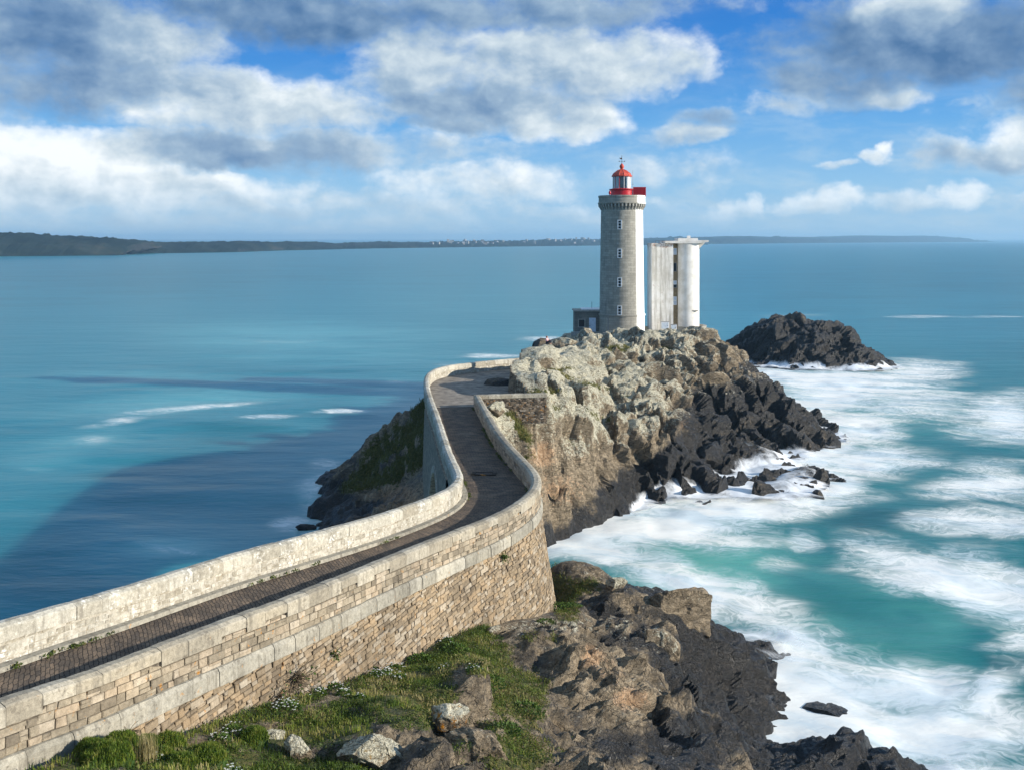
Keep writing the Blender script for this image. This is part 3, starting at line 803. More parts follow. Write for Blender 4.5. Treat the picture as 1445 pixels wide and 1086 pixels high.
# ================================================================ causeway masonry
class Stones:
    """many separately laid stones that together are one part's surface"""
    def __init__(self, seed): self.V, self.F, self.R = [], [], []; self.n = 0; self.r = np.random.default_rng(seed)
    def stone(self, c4, nrm, depth, back=.06, ch=.018, rnd=None, jit=.0):
        """c4: 4 corners on the face plane (bottom a, bottom b, top b, top a); nrm outward (3,)"""
        c4 = np.asarray(c4, float); nrm = np.asarray(nrm, float); m = c4.mean(0)
        if jit: c4 = c4 + self.r.normal(0, jit, (4, 1)) * (m - c4) / (np.linalg.norm(m - c4, axis=1)[:, None] + 1e-6)
        din = m - c4; din /= np.linalg.norm(din, axis=1)[:, None] + 1e-9
        lean = self.r.normal(0, .006, 4)[:, None]
        V = np.vstack([c4 - nrm * back, c4 + nrm * (depth - ch), c4 + din * ch * 1.4 + nrm * (depth + lean)])
        b = self.n
        F = [(0, 1, 5, 4), (1, 2, 6, 5), (2, 3, 7, 6), (3, 0, 4, 7), (4, 5, 9, 8), (5, 6, 10, 9), (6, 7, 11, 10), (7, 4, 8, 11), (8, 9, 10, 11)]
        self.V.append(V); self.F += [[b + i for i in f] for f in F]
        rv = self.r.random() if rnd is None else rnd
        self.R.append(np.full(12, rv)); self.n += 12
    def poly(self, V, F, rnd=None):
        b = self.n; V = np.asarray(V, float)
        self.V.append(V); self.F += [[b + i for i in f] for f in F]
        self.R.append(np.full(len(V), self.r.random() if rnd is None else rnd)); self.n += len(V)
    def build(self, name, mat, parent=None):
        q = [f for f in self.F if len(f) == 4]
        me = mesh_np(name, np.vstack(self.V), [np.array(q)], False, {'rnd': np.concatenate(self.R)})
        return new_obj(name, me, mat, parent)


def nrm_at(path, s, side=1):
    n = [float(np.interp(s, path.S, path.N[:, k])) for k in (0, 1)]
    return np.array([n[0] * side, n[1] * side, 0.0])


def ribbon(path, s0, s1, profs, step=.5, flip=False):
    """sweep: profs(s)-> list of (offset, z) ; returns V,F"""
    ss = np.linspace(s0, s1, max(2, int((s1 - s0) / step) + 1)); V = []
    for s in ss:
        V += [path.at(s, o, z) for o, z in profs(s)]
    m = len(profs(s0)); F = []
    for i in range(len(ss) - 1):
        for k in range(m - 1):
            a = i * m + k
            f = (a, a + m, a + m + 1, a + 1)
            F.append(f[::-1] if flip else f)
    return np.array(V), F


def face_courses(st, path, s0, s1, zlo, zhi, off, side, hmin, hmax, lmin, lmax, level=False, depth=(.0, .035), joint=.02, jit=.01, skip=.0, tall=.0, ref=None, back=.06):
    r = st.r
    ref = zlo if ref is None else ref
    if level:
        ss = np.linspace(s0, s1, 200); z = min(zlo(s) for s in ss); top = max(zhi(s) for s in ss)
    else:
        z = 0.0; top = max(zhi(s) - ref(s) for s in np.linspace(s0, s1, 60))
    while z < top - .03:
        h = r.uniform(hmin, hmax)
        s = s0 + r.uniform(-lmax, 0)
        while s < s1:
            l = r.uniform(lmin, lmax) * (1.35 if r.random() < .12 else 1)
            a, b = max(s, s0) + joint / 2, min(s + l, s1) - joint / 2
            s += l
            if b - a < .06: continue
            m = (a + b) / 2
            za0, za1 = (z, z + h) if level else (ref(a) + z, ref(a) + z + h)
            zb0, zb1 = (z, z + h) if level else (ref(b) + z, ref(b) + z + h)
            za1 = min(za1, zhi(a)); zb1 = min(zb1, zhi(b)); za0 = max(za0, zlo(a)) + joint / 2; zb0 = max(zb0, zlo(b)) + joint / 2
            za1 -= joint / 2; zb1 -= joint / 2
            if max(za1 - za0, zb1 - zb0) < .06 or r.random() < skip: continue
            za1, zb1 = max(za1, za0 + .01), max(zb1, zb0 + .01)
            # sometimes a course stone is split in two thin ones
            parts = [(0, 1)]
            if h > .16 and r.random() < .22: k = r.uniform(.4, .6); parts = [(0, k - .02), (k + .02, 1)]
            for p0, p1 in parts:
                qa0, qa1 = za0 + (za1 - za0) * p0, za0 + (za1 - za0) * p1
                qb0, qb1 = zb0 + (zb1 - zb0) * p0, zb0 + (zb1 - zb0) * p1
                C = [path.at(a, off(a, qa0), qa0), path.at(b, off(b, qb0), qb0), path.at(b, off(b, qb1), qb1), path.at(a, off(a, qa1), qa1)]
                if side < 0: C = [C[1], C[0], C[3], C[2]]
                st.stone(C, nrm_at(path, m, side), r.uniform(*depth), back, jit=jit)
        z += h


def coping_blocks(st, path, s0, s1, ztop, oin, oout, th, lmin, lmax, rise=.05, joint=.012, rnd=None):
    """weathered, slightly round backed coping stones"""
    r = st.r; s = s0
    while s < s1:
        l = r.uniform(lmin, lmax); a, b = s + joint / 2, min(s + l, s1) - joint / 2; s += l
        if b - a < .15: continue
        dz = r.normal(0, .008); do = r.normal(0, .008); V = []
        for k in range(4):
            q = a + (b - a) * k / 3; e = .012 if k in (0, 3) else 0
            zt = ztop(q) + dz; w = oout - oin
            prof = [(oin + do, zt - th), (oin + do, zt - .07), (oin + .03 + do, zt - .025 - e), (oin + w * .3, zt + rise * .7 - e), (oin + w * .7, zt + rise * .7 - e), (oout - .03 + do, zt - .025 - e), (oout + do, zt - .07), (oout + do, zt - th)]
            V += [path.at(q, o, z) for o, z in prof]
        F = []
        for k in range(3):
            for j in range(8):
                F.append((k * 8 + j, k * 8 + (j + 1) % 8, (k + 1) * 8 + (j + 1) % 8, (k + 1) * 8 + j)[::-1])
        for base, fl in ((0, False), (24, True)):
            for quad in ((0, 1, 6, 7), (1, 2, 5, 6), (2, 3, 4, 5)):
                f = tuple(base + i for i in quad); F.append(f if not fl else f[::-1])
        st.poly(V, F, rnd)


S_NEAR = 2.0
# ---------------- right hand wall: retaining wall, string course, parapet, coping --------------
rw = thing('retaining_wall', 'tan stone retaining wall carrying the right hand parapet, battered and curving round the bend beside the grass', 'wall', tuple(RP.at(20.0, .3, 0)))
rw_inv = None
def under(root, o):
    """parent while keeping the world position"""
    o.parent = root
    o.matrix_parent_inverse = (Matrix.Translation(root.location) @ Matrix.Rotation(root.rotation_euler.z, 4, 'Z')).inverted()
    return o
zroad = lambda s: float(RP.z(s))
zstr_top = lambda s: zroad(s) - .10
zstr_bot = lambda s: zroad(s) - .10 - STR_H
zcop_top = lambda s: zroad(s) + PAR_H - .03
S_END = RP.L
st = Stones(1); depth_shade = []
r = st.r; s = S_NEAR
CO_H = []
while s < S_END:                      # some coping stones reach one course deeper, as in the photo
    l = r.uniform(.75, 1.45) if s < S_BODY else r.uniform(.8, 1.1); th = .30 if r.random() < .5 else .46
    CO_H.append((s, min(s + l, S_END), th)); s += l
for a, b, th in CO_H:
    coping_blocks(st, RP, a, b, zcop_top, 0, COPW, th, 9, 10)
under(rw, st.build('coping', M['coping']))
def cop_bot(s):
    for a, b, th in CO_H:
        if a - .01 <= s <= b + .01: return zcop_top(s) - th
    return zcop_top(s) - .3
st = Stones(2)
face_courses(st, RP, S_NEAR, S_BODY + 8, zstr_top, cop_bot, lambda s, z: R_FACE, 1, .15, .25, .22, .62, ref=zstr_top)
under(rw, st.build('parapet_masonry', M['parapet']))
st = Stones(3); s = S_NEAR
while s < S_BODY + 8:
    l = st.r.uniform(.95, 1.5); a, b = s + .008, s + l - .008; s += l
    do = st.r.normal(0, .012); V = []
    for k in range(3):
        q = a + (b - a) * k / 2; zt, zb = zstr_top(q), zstr_bot(q); e = .02 if k != 1 else 0
        prof = [(R_FACE - .1, zt + .01), (R_FACE + .06 + do, zt - .005 - e), (R_FACE + .14 + do - e, zt - .13), (R_FACE + .15 + do - e, zb + .03), (R_FACE + .13 + do, zb), (R_FACE - .1, zb)]
        V += [RP.at(q, o, z) for o, z in prof]
    F = []
    for k in range(2):
        for j in range(6): F.append((k * 6 + j, (k + 1) * 6 + j, (k + 1) * 6 + (j + 1) % 6, k * 6 + (j + 1) % 6))
    for base, fl in ((0, 1), (12, 0)):
        for quad in ((0, 1, 4, 5), (1, 2, 3, 4)):
            f = tuple(base + i for i in quad); F.append(f[::-1] if fl else f)
    st.poly(V, F)
under(rw, st.build('string_course', M['string']))
st = Stones(4)
face_courses(st, RP, S_NEAR, S_BODY + 8, lambda s: foot_z(s) - .5 if s < 46 else 0.0, lambda s: zstr_bot(s), lambda s, z: float(r_off(s, z)), 1, .10, .22, .15, .52, level=True, depth=(-.02, .045), jit=.02)
under(rw, st.build('battered_masonry', M['rubble']))
# mortar bed / core of wall
V, F_ = ribbon(RP, S_NEAR, S_BODY + 8, lambda s: [(.03, zroad(s) - .3), (.03, zcop_top(s) - .2), (R_FACE - .03, zcop_top(s) - .2), (R_FACE - .03, zstr_bot(s)), (float(r_off(s, 0)) - .03, 0.0), (float(r_off(s, -2)) - .03, -2.0)], .35, True)
me = mesh_np('mortar_bed', V, [np.array(F_)], False); under(rw, new_obj('mortar_bed', me, M['mortar']))
st = Stones(5)   # road side face of the parapet
face_courses(st, RP, S_NEAR, S_END - .05, lambda s: zroad(s) - .05, lambda s: zcop_top(s) - .3, lambda s, z: .02, -1, .16, .26, .3, .7, depth=(0, .02))
under(rw, st.build('inner_masonry', M['parapet']))

# ---------------- left hand parapet ------------------------------------------------------------
lw = thing('parapet_wall', 'long pale lichen whitened parapet wall on the seaward left edge of the causeway, curling round the terrace', 'wall', tuple(LP.at(20.0, .3, 0)))
zl = lambda s: float(LP.z(s))
ltop = lambda s: zl(s) + PAR_H - .03
LW_IN = .48
S_LEND = LP.L
st = Stones(6); s = S_NEAR
coping_blocks(st, LP, S_NEAR, S_LEND, ltop, 0, COPW - .03, .42, .9, 1.7, rise=.06, joint=.009)
under(lw, st.build('coping', M['limewash']))
st = Stones(7)
face_courses(st, LP, S_NEAR, S_LEND, lambda s: zl(s) + .02, lambda s: ltop(s) - .42, lambda s, z: LW_IN - .03, 1, .12, .2, .16, .5, depth=(0, .025), jit=.012, joint=.02)
under(lw, st.build('inner_masonry', M['limewash']))
V, F_ = ribbon(LP, S_NEAR, S_LEND, lambda s: [(LW_IN - .03, zl(s) - .3), (LW_IN - .03, ltop(s) - .2), (.03, ltop(s) - .2), (.03, zl(s) - .35)], .35)
me = mesh_np('mortar_bed', V, [np.array(F_)], False); under(lw, new_obj('mortar_bed', me, M['mortar_pale']))
st = Stones(8)
face_courses(st, LP, S_NEAR, S_LEND, lambda s: zl(s) - .3, lambda s: ltop(s) - .42, lambda s, z: .03, -1, .2, .32, .4, .9, depth=(0, .02))
under(lw, st.build('outer_masonry', M['coping']))
V, F_ = ribbon(LP, S_NEAR, LP.s_near(-4.1, 60), lambda s: [(LW_IN + .02, zl(s) + .09), (LW_IN + .27, zl(s) + .075), (LW_IN + .3, zl(s) - .05)], .4)
me = mesh_np('kerb', V, [np.array(F_)[:, ::-1]], False, {'rnd': np.full(len(V), .35)}); under(lw, new_obj('kerb', me, M['string']))
# outer (seaward) retaining face under the left parapet, mainland part
V, F_ = ribbon(LP, S_NEAR, LP.s_near(-4.0, 58.5), lambda s: [(.06, zl(s) - .28), (.02, zl(s) - .6), (-.08 * (zl(s) + 1.5), -1.5)], .5)
UVW = np.concatenate([[[s_, zl(s_)], [s_, zl(s_) - .3], [s_, -1.5]] for s_ in np.linspace(S_NEAR, LP.s_near(-4.0, 58.5), max(2, int((LP.s_near(-4.0, 58.5) - S_NEAR) / .5) + 1))])


def set_uv(me, UV):
    lay = me.uv_layers.new(name='UVMap'); li = np.empty(len(me.loops), dtype=np.int32); me.loops.foreach_get('vertex_index', li)
    lay.data.foreach_set('uv', np.asarray(UV, np.float32)[li].ravel())


me = mesh_np('seaward_face', V, [np.array(F_)[:, ::-1]], False); set_uv(me, UVW); under(lw, new_obj('seaward_face', me, M['wallbrick']))

# ---------------- bridge body with its arch ------------------------------------------------------
SB0, SB1 = S_BODY - .5, S_END
pairsR = np.linspace(SB0, SB1, 120)
YR = RP.at(pairsR)[:, 1]
def l_of_y(y):
    m = LP.S[(LP.P[:, 1] > 50) & (LP.P[:, 1] < 90) & (LP.S < LP.s_near(-7.9, 89))]
    return float(np.interp(y, np.interp(m, LP.S, LP.P[:, 1]), m))
ARCH_A, ARCH_B, SPRING, CROWN = 61.5, 74.5, 2.0, 8.9
def under_z(y):
    if y < ARCH_A or y > ARCH_B: return -2.0
    c, h = (ARCH_A + ARCH_B) / 2, (ARCH_B - ARCH_A) / 2
    return SPRING + (CROWN - SPRING) * math.sqrt(max(0, 1 - ((y - c) / h) ** 2))
ys = sorted(set(list(np.linspace(YR[0], YR[-1], 60)) + [ARCH_A - .001, ARCH_A + .001, ARCH_B - .001, ARCH_B + .001] + list(ARCH_A + (ARCH_B - ARCH_A) * (1 - np.cos(np.linspace(0, math.pi, 30))) / 2)))
V, UV, F_ = [], [], []
def oofs(z): return .10 + max(0, 10.5 - z) * .035
for y in ys:
    sr = float(np.interp(y, YR, pairsR)); sl = l_of_y(y); zu = under_z(y); zt = 10.85
    for k, z in ((0, zt), (.5, (zt + zu) / 2), (1, zu)):
        V.append(LP.at(sl, -oofs(z), z)); UV.append((sl, z))
    for k, z in ((1, zu), (.5, (zt + zu) / 2), (0, zt)):
        V.append(RP.at(sr, R_FACE - .06 + oofs(z), z)); UV.append((sr, z))
for i in range(len(ys) - 1):
    for k in range(6):
        F_.append((i * 6 + k, i * 6 + (k + 1) % 6, (i + 1) * 6 + (k + 1) % 6, (i + 1) * 6 + k))
me = mesh_np('stone_bridge', V, [np.array(F_)], False); set_uv(me, UV)
br_o = thing('stone_bridge', 'stone arch bridge between the headland and the lighthouse island', 'bridge', (-3.5, 68, 0))
under(br_o, new_obj('body', me, M['wallbrick']))
# pale ring of voussoirs on the seaward side
st = Stones(9); NV = 27
for k in range(NV):
    a0, a1 = math.pi * (k + .04) / NV, math.pi * (k + .96) / NV; c, h = (ARCH_A + ARCH_B) / 2, (ARCH_B - ARCH_A) / 2
    C = []
    for a, rr in ((a0, 0), (a1, 0), (a1, .5), (a0, .5)):
        y = c - (h + rr) * math.cos(a); z = SPRING + (CROWN - SPRING + rr) * math.sin(a)
        C.append(LP.at(l_of_y(y), -oofs(z) - .0, z))
    st.stone(C, -nrm_at(LP, l_of_y(C[0][1])), .06, .1)
under(br_o, st.build('arch_ring', M['string']))

# ---------------- road, terrace -------------------------------------------------------------------
def strip_between(s_l, s_r, nx, zoff=0.0, loff=LW_IN - .1, roff=.1):
    V, UV = [], []; acc = 0; pm = None
    for a, b in zip(s_l, s_r):
        A = LP.at(a, loff, zl(a) + zoff); B = RP.at(b, roff, zroad(b) + zoff); m = (A + B) / 2
        if pm is not None: acc += np.linalg.norm((m - pm)[:2])
        pm = m; w = np.linalg.norm(B - A)
        for k in range(nx + 1):
            f = k / nx; p = A * (1 - f) + B * f; p[2] -= .035 * (2 * f - 1) ** 2
            V.append(p); UV.append((f * w, acc))
    n = len(s_l); F = [(i * (nx + 1) + k, i * (nx + 1) + k + 1, (i + 1) * (nx + 1) + k + 1, (i + 1) * (nx + 1) + k) for i in range(n - 1) for k in range(nx)]
    return np.array(V), F, UV
nodes_r = [S_NEAR, RP.s_near(-9.4, 26.8), RP.s_near(-4, 40.1), RP.s_near(.6, 51), RP.s_near(1.05, 55), RP.s_near(0, 60.5), RP.s_near(-1.3, 67.7), S_END]
nodes_l = [S_NEAR, LP.s_near(-11.6, 31.2), LP.s_near(-6, 43.6), LP.s_near(-3.4, 52.6), LP.s_near(-3.2, 54.5), LP.s_near(-4.05, 60.5), LP.s_near(-5.09, 67.7), LP.s_near(-6.9, 82.6)]
tt = np.linspace(0, 7, 141)
V, F_, UV = strip_between(np.interp(tt, range(8), nodes_l), np.interp(tt, range(8), nodes_r), 6)
me = mesh_np('causeway_road', V, [np.array(F_)], True); set_uv(me, UV)
tag(new_obj('causeway_road', me, M['road']), 'dark cobbled road running between the two causeway walls', 'road', None, 'structure')
poly = [tuple(p) for p in LP.at(LP.S[(LP.S > nodes_l[-1])][::5], .35)[:, :2]] + [(4.5, 108), (4, 103), (3.5, 98), (3, 92), (3, 86.8), (2.2, 84.75)] + [(RP.P[-1, 0] + .05, RP.P[-1, 1] + .05)]
bm = bmesh.new(); vs = [bm.verts.new((x, y, 11.0)) for x, y in poly]; f = bm.faces.new(vs); bmesh.ops.triangulate(bm, faces=[f]); 
me = bpy.data.meshes.new('terrace_paving'); bm.normal_update(); bm.to_mesh(me); bm.free()
if me.polygons[0].normal.z < 0: me.flip_normals()
tag(new_obj('terrace_paving', me, M['terrace']), 'worn pale paving of the terrace behind the bridge', 'pavement', None, 'structure')

# ---------------- low wall across the rock foot ------------------------------------------------------
W3 = Path(np.array([[RP.P[-1, 0] + .02, RP.P[-1, 1] - .05, 11.0], [(RP.P[-1, 0] + W3_END[0]) / 2, (RP.P[-1, 1] + W3_END[1]) / 2, 11.0], [W3_END[0], W3_END[1], 11.0]]), rounds=1)
w3 = thing('low_wall', 'short low stone wall at the corner of the terrace, running into the rock', 'wall', tuple(W3.at(W3.L / 2, 0, 10.0)))
st = Stones(10); coping_blocks(st, W3, .0, W3.L, lambda s: 11 + PAR_H - .03, 0, .5, .3, .8, 1.2)
under(w3, st.build('coping', M['coping']))
st = Stones(11); face_courses(st, W3, .3, W3.L, lambda s: 9.6, lambda s: 11 + PAR_H - .33, lambda s, z: .46, 1, .09, .17, .12, .32, depth=(-.02, .05), jit=.02)
face_courses(st, W3, .0, W3.L, lambda s: 10.9, lambda s: 11 + PAR_H - .33, lambda s, z: .04, -1, .15, .25, .2, .5, depth=(0, .03))
under(w3, st.build('masonry', M['darkrubble']))
V, F_ = ribbon(W3, 0, W3.L, lambda s: [(.06, 9.5), (.06, 11 + PAR_H - .25), (.44, 11 + PAR_H - .25), (.44, 9.5)], .5, True)
me = mesh_np('mortar_bed', V, [np.array(F_)], False); under(w3, new_obj('mortar_bed', me, M['mortar']))

# ---------------- drain cover in the road ---------------------------------------------------------------
dc = at_z(683, 668, 11.02)
d_o = thing('drain_cover', 'small rectangular iron drain grating in a pale stone frame set in the cobbled road', 'drain cover', (dc[0], dc[1], 11.02), -.1)
m = MB()
for sx in (-1, 1): m.box((sx * .62, 0, .02), (.24, .6, .05)); 
for sy in (-1, 1): m.box((0, sy * .3, .02), (1.0, .18, .05))
m.build('frame', M['darkrubble'], d_o)
m = MB(); m.box((0, 0, -.012), (.96, .4, .02))
for k in range(9): m.box((-.42 + k * .105, 0, .012), (.05, .4, .025))
m.build('grating', M['iron'], d_o)
# ================================================================ lighthouse
TX, TY, TZ = (877.5 - CX) / FOC * 154, 154.0, 10.5
L = thing('lighthouse', 'tall tapering granite lighthouse with a red lantern roof, its seaward side painted white', 'lighthouse', (TX, TY, TZ))
NSEG = 128


def lathe_uv(name, prof, mat, parent, n=NSEG, sm=True):
    V, UV, AN = [], [], []
    for r, z in prof:
        for k in range(n + 1):
            a = -math.pi / 2 + (k / n - .5) * 2 * math.pi
            V.append((r * math.cos(a), r * math.sin(a), z)); UV.append((a * 3.3, z)); AN.append(math.degrees(a + math.pi / 2))
    F_ = [(i * (n + 1) + k, i * (n + 1) + k + 1, (i + 1) * (n + 1) + k + 1, (i + 1) * (n + 1) + k) for i in range(len(prof) - 1) for k in range(n)]
    me = mesh_np(name, V, [np.array(F_)], sm, {'angle': np.array(AN)}); set_uv(me, UV)
    return new_obj(name, me, mat, parent)


def tz(py, Y=150.6): return CAM_H - (py - HY) * Y / FOC - TZ


z_pl, z_cb, z_ct, z_top = tz(446), tz(296), tz(287.5), tz(275.3)
lathe_uv('tower', [(3.52, -.6), (3.5, z_pl - .12)], M['granite'], L)
lathe_uv('plinth_band', [(3.5, z_pl - .14), (3.62, z_pl - .1), (3.62, z_pl + .1), (3.48, z_pl + .16)], M['granite'], L, sm=False)
prof = [(3.46 - (3.46 - 3.22) * k / 24, z_pl + .14 + (z_cb + .35 - z_pl - .14) * k / 24) for k in range(25)] + [(3.2, z_ct - .1), (3.2, z_ct + .1)]
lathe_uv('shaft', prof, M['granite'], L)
lathe_uv('gallery', [(3.2, z_ct), (3.66, z_ct + .02), (3.72, z_ct + .1), (3.72, z_ct + .22), (3.6, z_ct + .27), (3.58, z_top - .3), (3.66, z_top - .27), (3.66, z_top - .04), (3.62, z_top), (3.2, z_top), (3.2, z_ct + .35), (1.0, z_ct + .36)], M['granite'], L, sm=False)
gal = [o for o in COL.objects if o.name == 'gallery'][0]
for k in range(40):                     # stone corbels carrying the gallery
    a = 2 * math.pi * (k + .5) / 40
    mb = MB(); prof2 = [(3.12, z_cb - .02), (3.3, z_cb + .02), (3.42, z_cb + .3), (3.62, z_cb + .52), (3.66, z_ct + .01), (3.1, z_ct + .01)]
    P = []
    for w in (-.13, .13):
        P += [(rr * math.cos(a) - w * math.sin(a), rr * math.sin(a) + w * math.cos(a), z) for rr, z in prof2]
    n6 = len(prof2)
    mb.add(P, [tuple(range(n6)), tuple(range(2 * n6 - 1, n6 - 1, -1))] + [(j, n6 + j, n6 + (j + 1) % n6, (j + 1) % n6) for j in range(n6)])
    mb.build('corbel', M['dressed'], gal)
# windows up the shaft
for py in (317.2, 357.8, 398.5, 438.2):
    z = tz(py); a = math.radians(-12 - 90)
    rr = float(np.interp(z, [0, z_pl, z_cb], [3.5, 3.46, 3.22]))
    c = Vector((math.cos(a), math.sin(a), 0)); u = Vector((-math.sin(a), math.cos(a), 0))
    rot = a + math.pi / 2
    fm = MB()
    ctr = c * (rr + .02)
    for sx in (-1, 1): fm.box(tuple(ctr + u * (sx * .27) + Vector((0, 0, z))), (.14, .22, 1.42), rot)
    for k, zz in enumerate((-.66, -.235, .235, .66)): fm.box(tuple(ctr + Vector((0, 0, z + zz))), (.4, .2, .12 if k in (0, 3) else .09), rot)
    fr = fm.build('window', M['white'], L)
    pn = MB(); pn.box(tuple(c * (rr - .0) + Vector((0, 0, z))), (.42, .1, 1.26), rot); pn.build('pane', M['dark'], fr)
# lantern
zl0, zl1 = tz(266.5, 152.2), tz(248.8, 152.6)
m = MB(); m.lathe([(1.75, z_ct + .35), (1.75, zl0 - .25), (1.95, zl0 - .12), (1.98, zl0), (1.5, zl0 + .1)], 48, sm=False); m.build('lantern_base', M['red'], L)
gz = MB(); gz.lathe([(1.40, zl0 + .05), (1.40, zl1)], 12, sm=False, cap=False, a0=.13, a1=.13 + 2 * math.pi); glz = gz.build('glazing', M['glass'], L)
for k in range(12):
    a = .13 + 2 * math.pi * k / 12
    m = MB(); m.tube((1.42 * math.cos(a), 1.42 * math.sin(a), zl0), (1.42 * math.cos(a), 1.42 * math.sin(a), zl1 + .05), .045, n=6)
    m.build('mullion', M['red'] if k in (7, 8) else M['white'], glz)
m = MB(); m.lathe([(.25, zl0), (.3, zl0 + .3), (.62, zl0 + .45), (.72, zl0 + .85), (.7, zl1 - .45), (.45, zl1 - .15), (.2, zl1)], 24); m.build('lens', M['lens'], L)
m = MB(); m.lathe([(1.3, zl0 + .08), (1.3, zl1 - .02)], 24, a0=math.radians(-68), a1=math.radians(70), cap=False)
m.lathe([(1.3, zl0 + .08), (1.3, zl1 - .02)], 12, a0=math.radians(188), a1=math.radians(242), cap=False); m.build('curtain', M['white'], L)
zd = tz(239.2, 154)
H = zd - zl1
m = MB(); m.lathe([(1.62, zl1 - .02), (1.64, zl1 + .12), (1.5, zl1 + .2), (1.38, zl1 + .2 + H * .22), (1.1, zl1 + H * .58), (.72, zl1 + H * .84), (.32, zl1 + H * .97), (.22, zd + .12)], 12, a0=.13, a1=.13 + 2 * math.pi, sm=False)
roof = m.build('roof', M['red_roof'], L)
for k in range(12):
    a = .13 + 2 * math.pi * k / 12; P = [(1.5, zl1 + .2), (1.38, zl1 + .2 + H * .22), (1.1, zl1 + H * .58), (.72, zl1 + H * .84), (.32, zl1 + H * .97)]
    m = MB()
    for (r0, q0), (r1, q1) in zip(P[:-1], P[1:]): m.tube((r0 * math.cos(a), r0 * math.sin(a), q0), (r1 * math.cos(a), r1 * math.sin(a), q1), .035, n=5)
    m.build('rib', M['red_roof'], roof)
m = MB(); m.lathe([(.2, zd), (.24, zd + .15), (.34, zd + .3), (.36, zd + .48), (.28, zd + .66), (.12, zd + .82), (.05, zd + .95)], 20); m.build('finial', M['red_roof'], roof)
m = MB(); zf = zd + .9
m.tube((0, 0, zf), (0, 0, zf + 1.25), .03)
for a in (0, math.pi / 2): m.tube((-.42 * math.cos(a), -.42 * math.sin(a), zf + .3), (.42 * math.cos(a), .42 * math.sin(a), zf + .3), .02)
for sx in (-.42, .42): m.box((sx, 0, zf + .33), (.12, .03, .16))
m.add([(-.36, -.015, zf + .75), (-.1, -.015, zf + .62), (.06, -.015, zf + .72), (.02, -.015, zf + .95), (-.2, -.015, zf + .84), (-.3, -.015, zf + .95)] + [(x, .015, z) for x, z in ((-.36, zf + .75), (-.1, zf + .62), (.06, zf + .72), (.02, zf + .95), (-.2, zf + .84), (-.3, zf + .95))],
      [(0, 1, 2, 3, 4, 5), (11, 10, 9, 8, 7, 6)] + [(k, 6 + k, 6 + (k + 1) % 6, (k + 1) % 6) for k in range(6)])
m.build('weather_vane', M['iron'], roof)
# red screen on the gallery, siren, aerial, pipe
m = MB(); m.box((2.62, -1.0, (zl0 + z_top - .45) / 2 + .22), (1.95, .08, zl0 - z_top + .45))
for k in range(9): m.box((1.76 + k * .22, -1.06, (zl0 + z_top - .45) / 2 + .22), (.04, .05, zl0 - z_top + .4))
m.box((2.62, -1.0, zl0 + .25), (2.0, .14, .06)); m.build('red_screen', M['red'], L)
m = MB(); m.lathe([(.05, z_top - .02), (.08, z_top + .1), (.17, z_top + .22), (.19, z_top + .4), (.12, z_top + .58), (.03, z_top + .7)], 14, c=(-2.12, -2.55, 0)); m.build('siren', M['red'], L)
m = MB(); m.tube((1.62, -.6, zl0), (1.62, -.6, zl1 + .95), .025); m.tube((1.5, -.6, zl0 + .7), (1.75, -.6, zl0 + .7), .03); m.build('aerial', M['grey_metal'], L)
m = MB(); m.tube((3.58 * math.cos(-2.3), 3.58 * math.sin(-2.3), 0), (3.58 * math.cos(-2.3), 3.58 * math.sin(-2.3), z_pl), .05); m.build('downpipe', M['grey_metal'], L)

# ---------------- annex ----------------------------------------------------------------------
ax0, ax1, AY = (811 - CX) / FOC * 154, (846 - CX) / FOC * 154, 154.0
A = thing('annex_building', 'small dark flat roofed stone annex with a pale blue door, left of the lighthouse', 'building', ((ax0 + ax1) / 2, AY + 2, 10.1))
wd = ax1 - ax0 + .6
def boxuv(name, c, s, mat, parent):
    m = MB(); m.box(c, s); o = m.build(name, mat, parent)
    me = o.data; lay = me.uv_layers.new(name='UVMap')
    for p in me.polygons:
        for li in p.loop_indices:
            v = me.vertices[me.loops[li].vertex_index].co
            lay.data[li].uv = (v.x if abs(p.normal.y) > .5 or abs(p.normal.z) > .5 else v.y, v.z)
    return o
boxuv('wall', (.3, 0, 1.75), (wd, 4, 3.9), M['granite_plain'], A)
m = MB(); m.box((.3, 0, 3.78), (wd + .36, 4.36, .22), 0, .04); m.build('cornice', M['dressed'], A)
m = MB(); m.box((.7, .1, 3.98), (wd - 1.4, 3.4, .18), 0, .05); m.build('roof', M['white'], A)
m = MB(); m.box((-.1, -2.02, .2), (wd + .3, .5, .8), 0, .05); m.build('plinth', M['granite_plain'].copy() if False else M['dressed'], A)
m = MB(); m.box((.82, -2.02, 1.55), (1.05, .1, 2.35), 0, .02); d = m.build('door', M['white_blue'], A)
m = MB(); m.box((.42, -2.09, 1.5), (.1, .06, .2)); m.build('handle', M['iron'], d)
m = MB()
for sx in (-1, 1): m.box((-.85 + sx * .5, -2.03, 1.9), (.14, .12, 1.3))
for sz in (-1, 1): m.box((-.85, -2.03, 1.9 + sz * .6), (.86, .12, .12))
wn = m.build('window', M['dressed'], A)
m = MB(); m.box((-.85, -2.0, 1.9), (.86, .06, 1.1)); m.build('pane', M['dark'], wn)
m = MB(); m.tube((.9, 0, 4.0), (.9, 0, 5.1), .03); m.build('roof_pole', M['iron'], A)

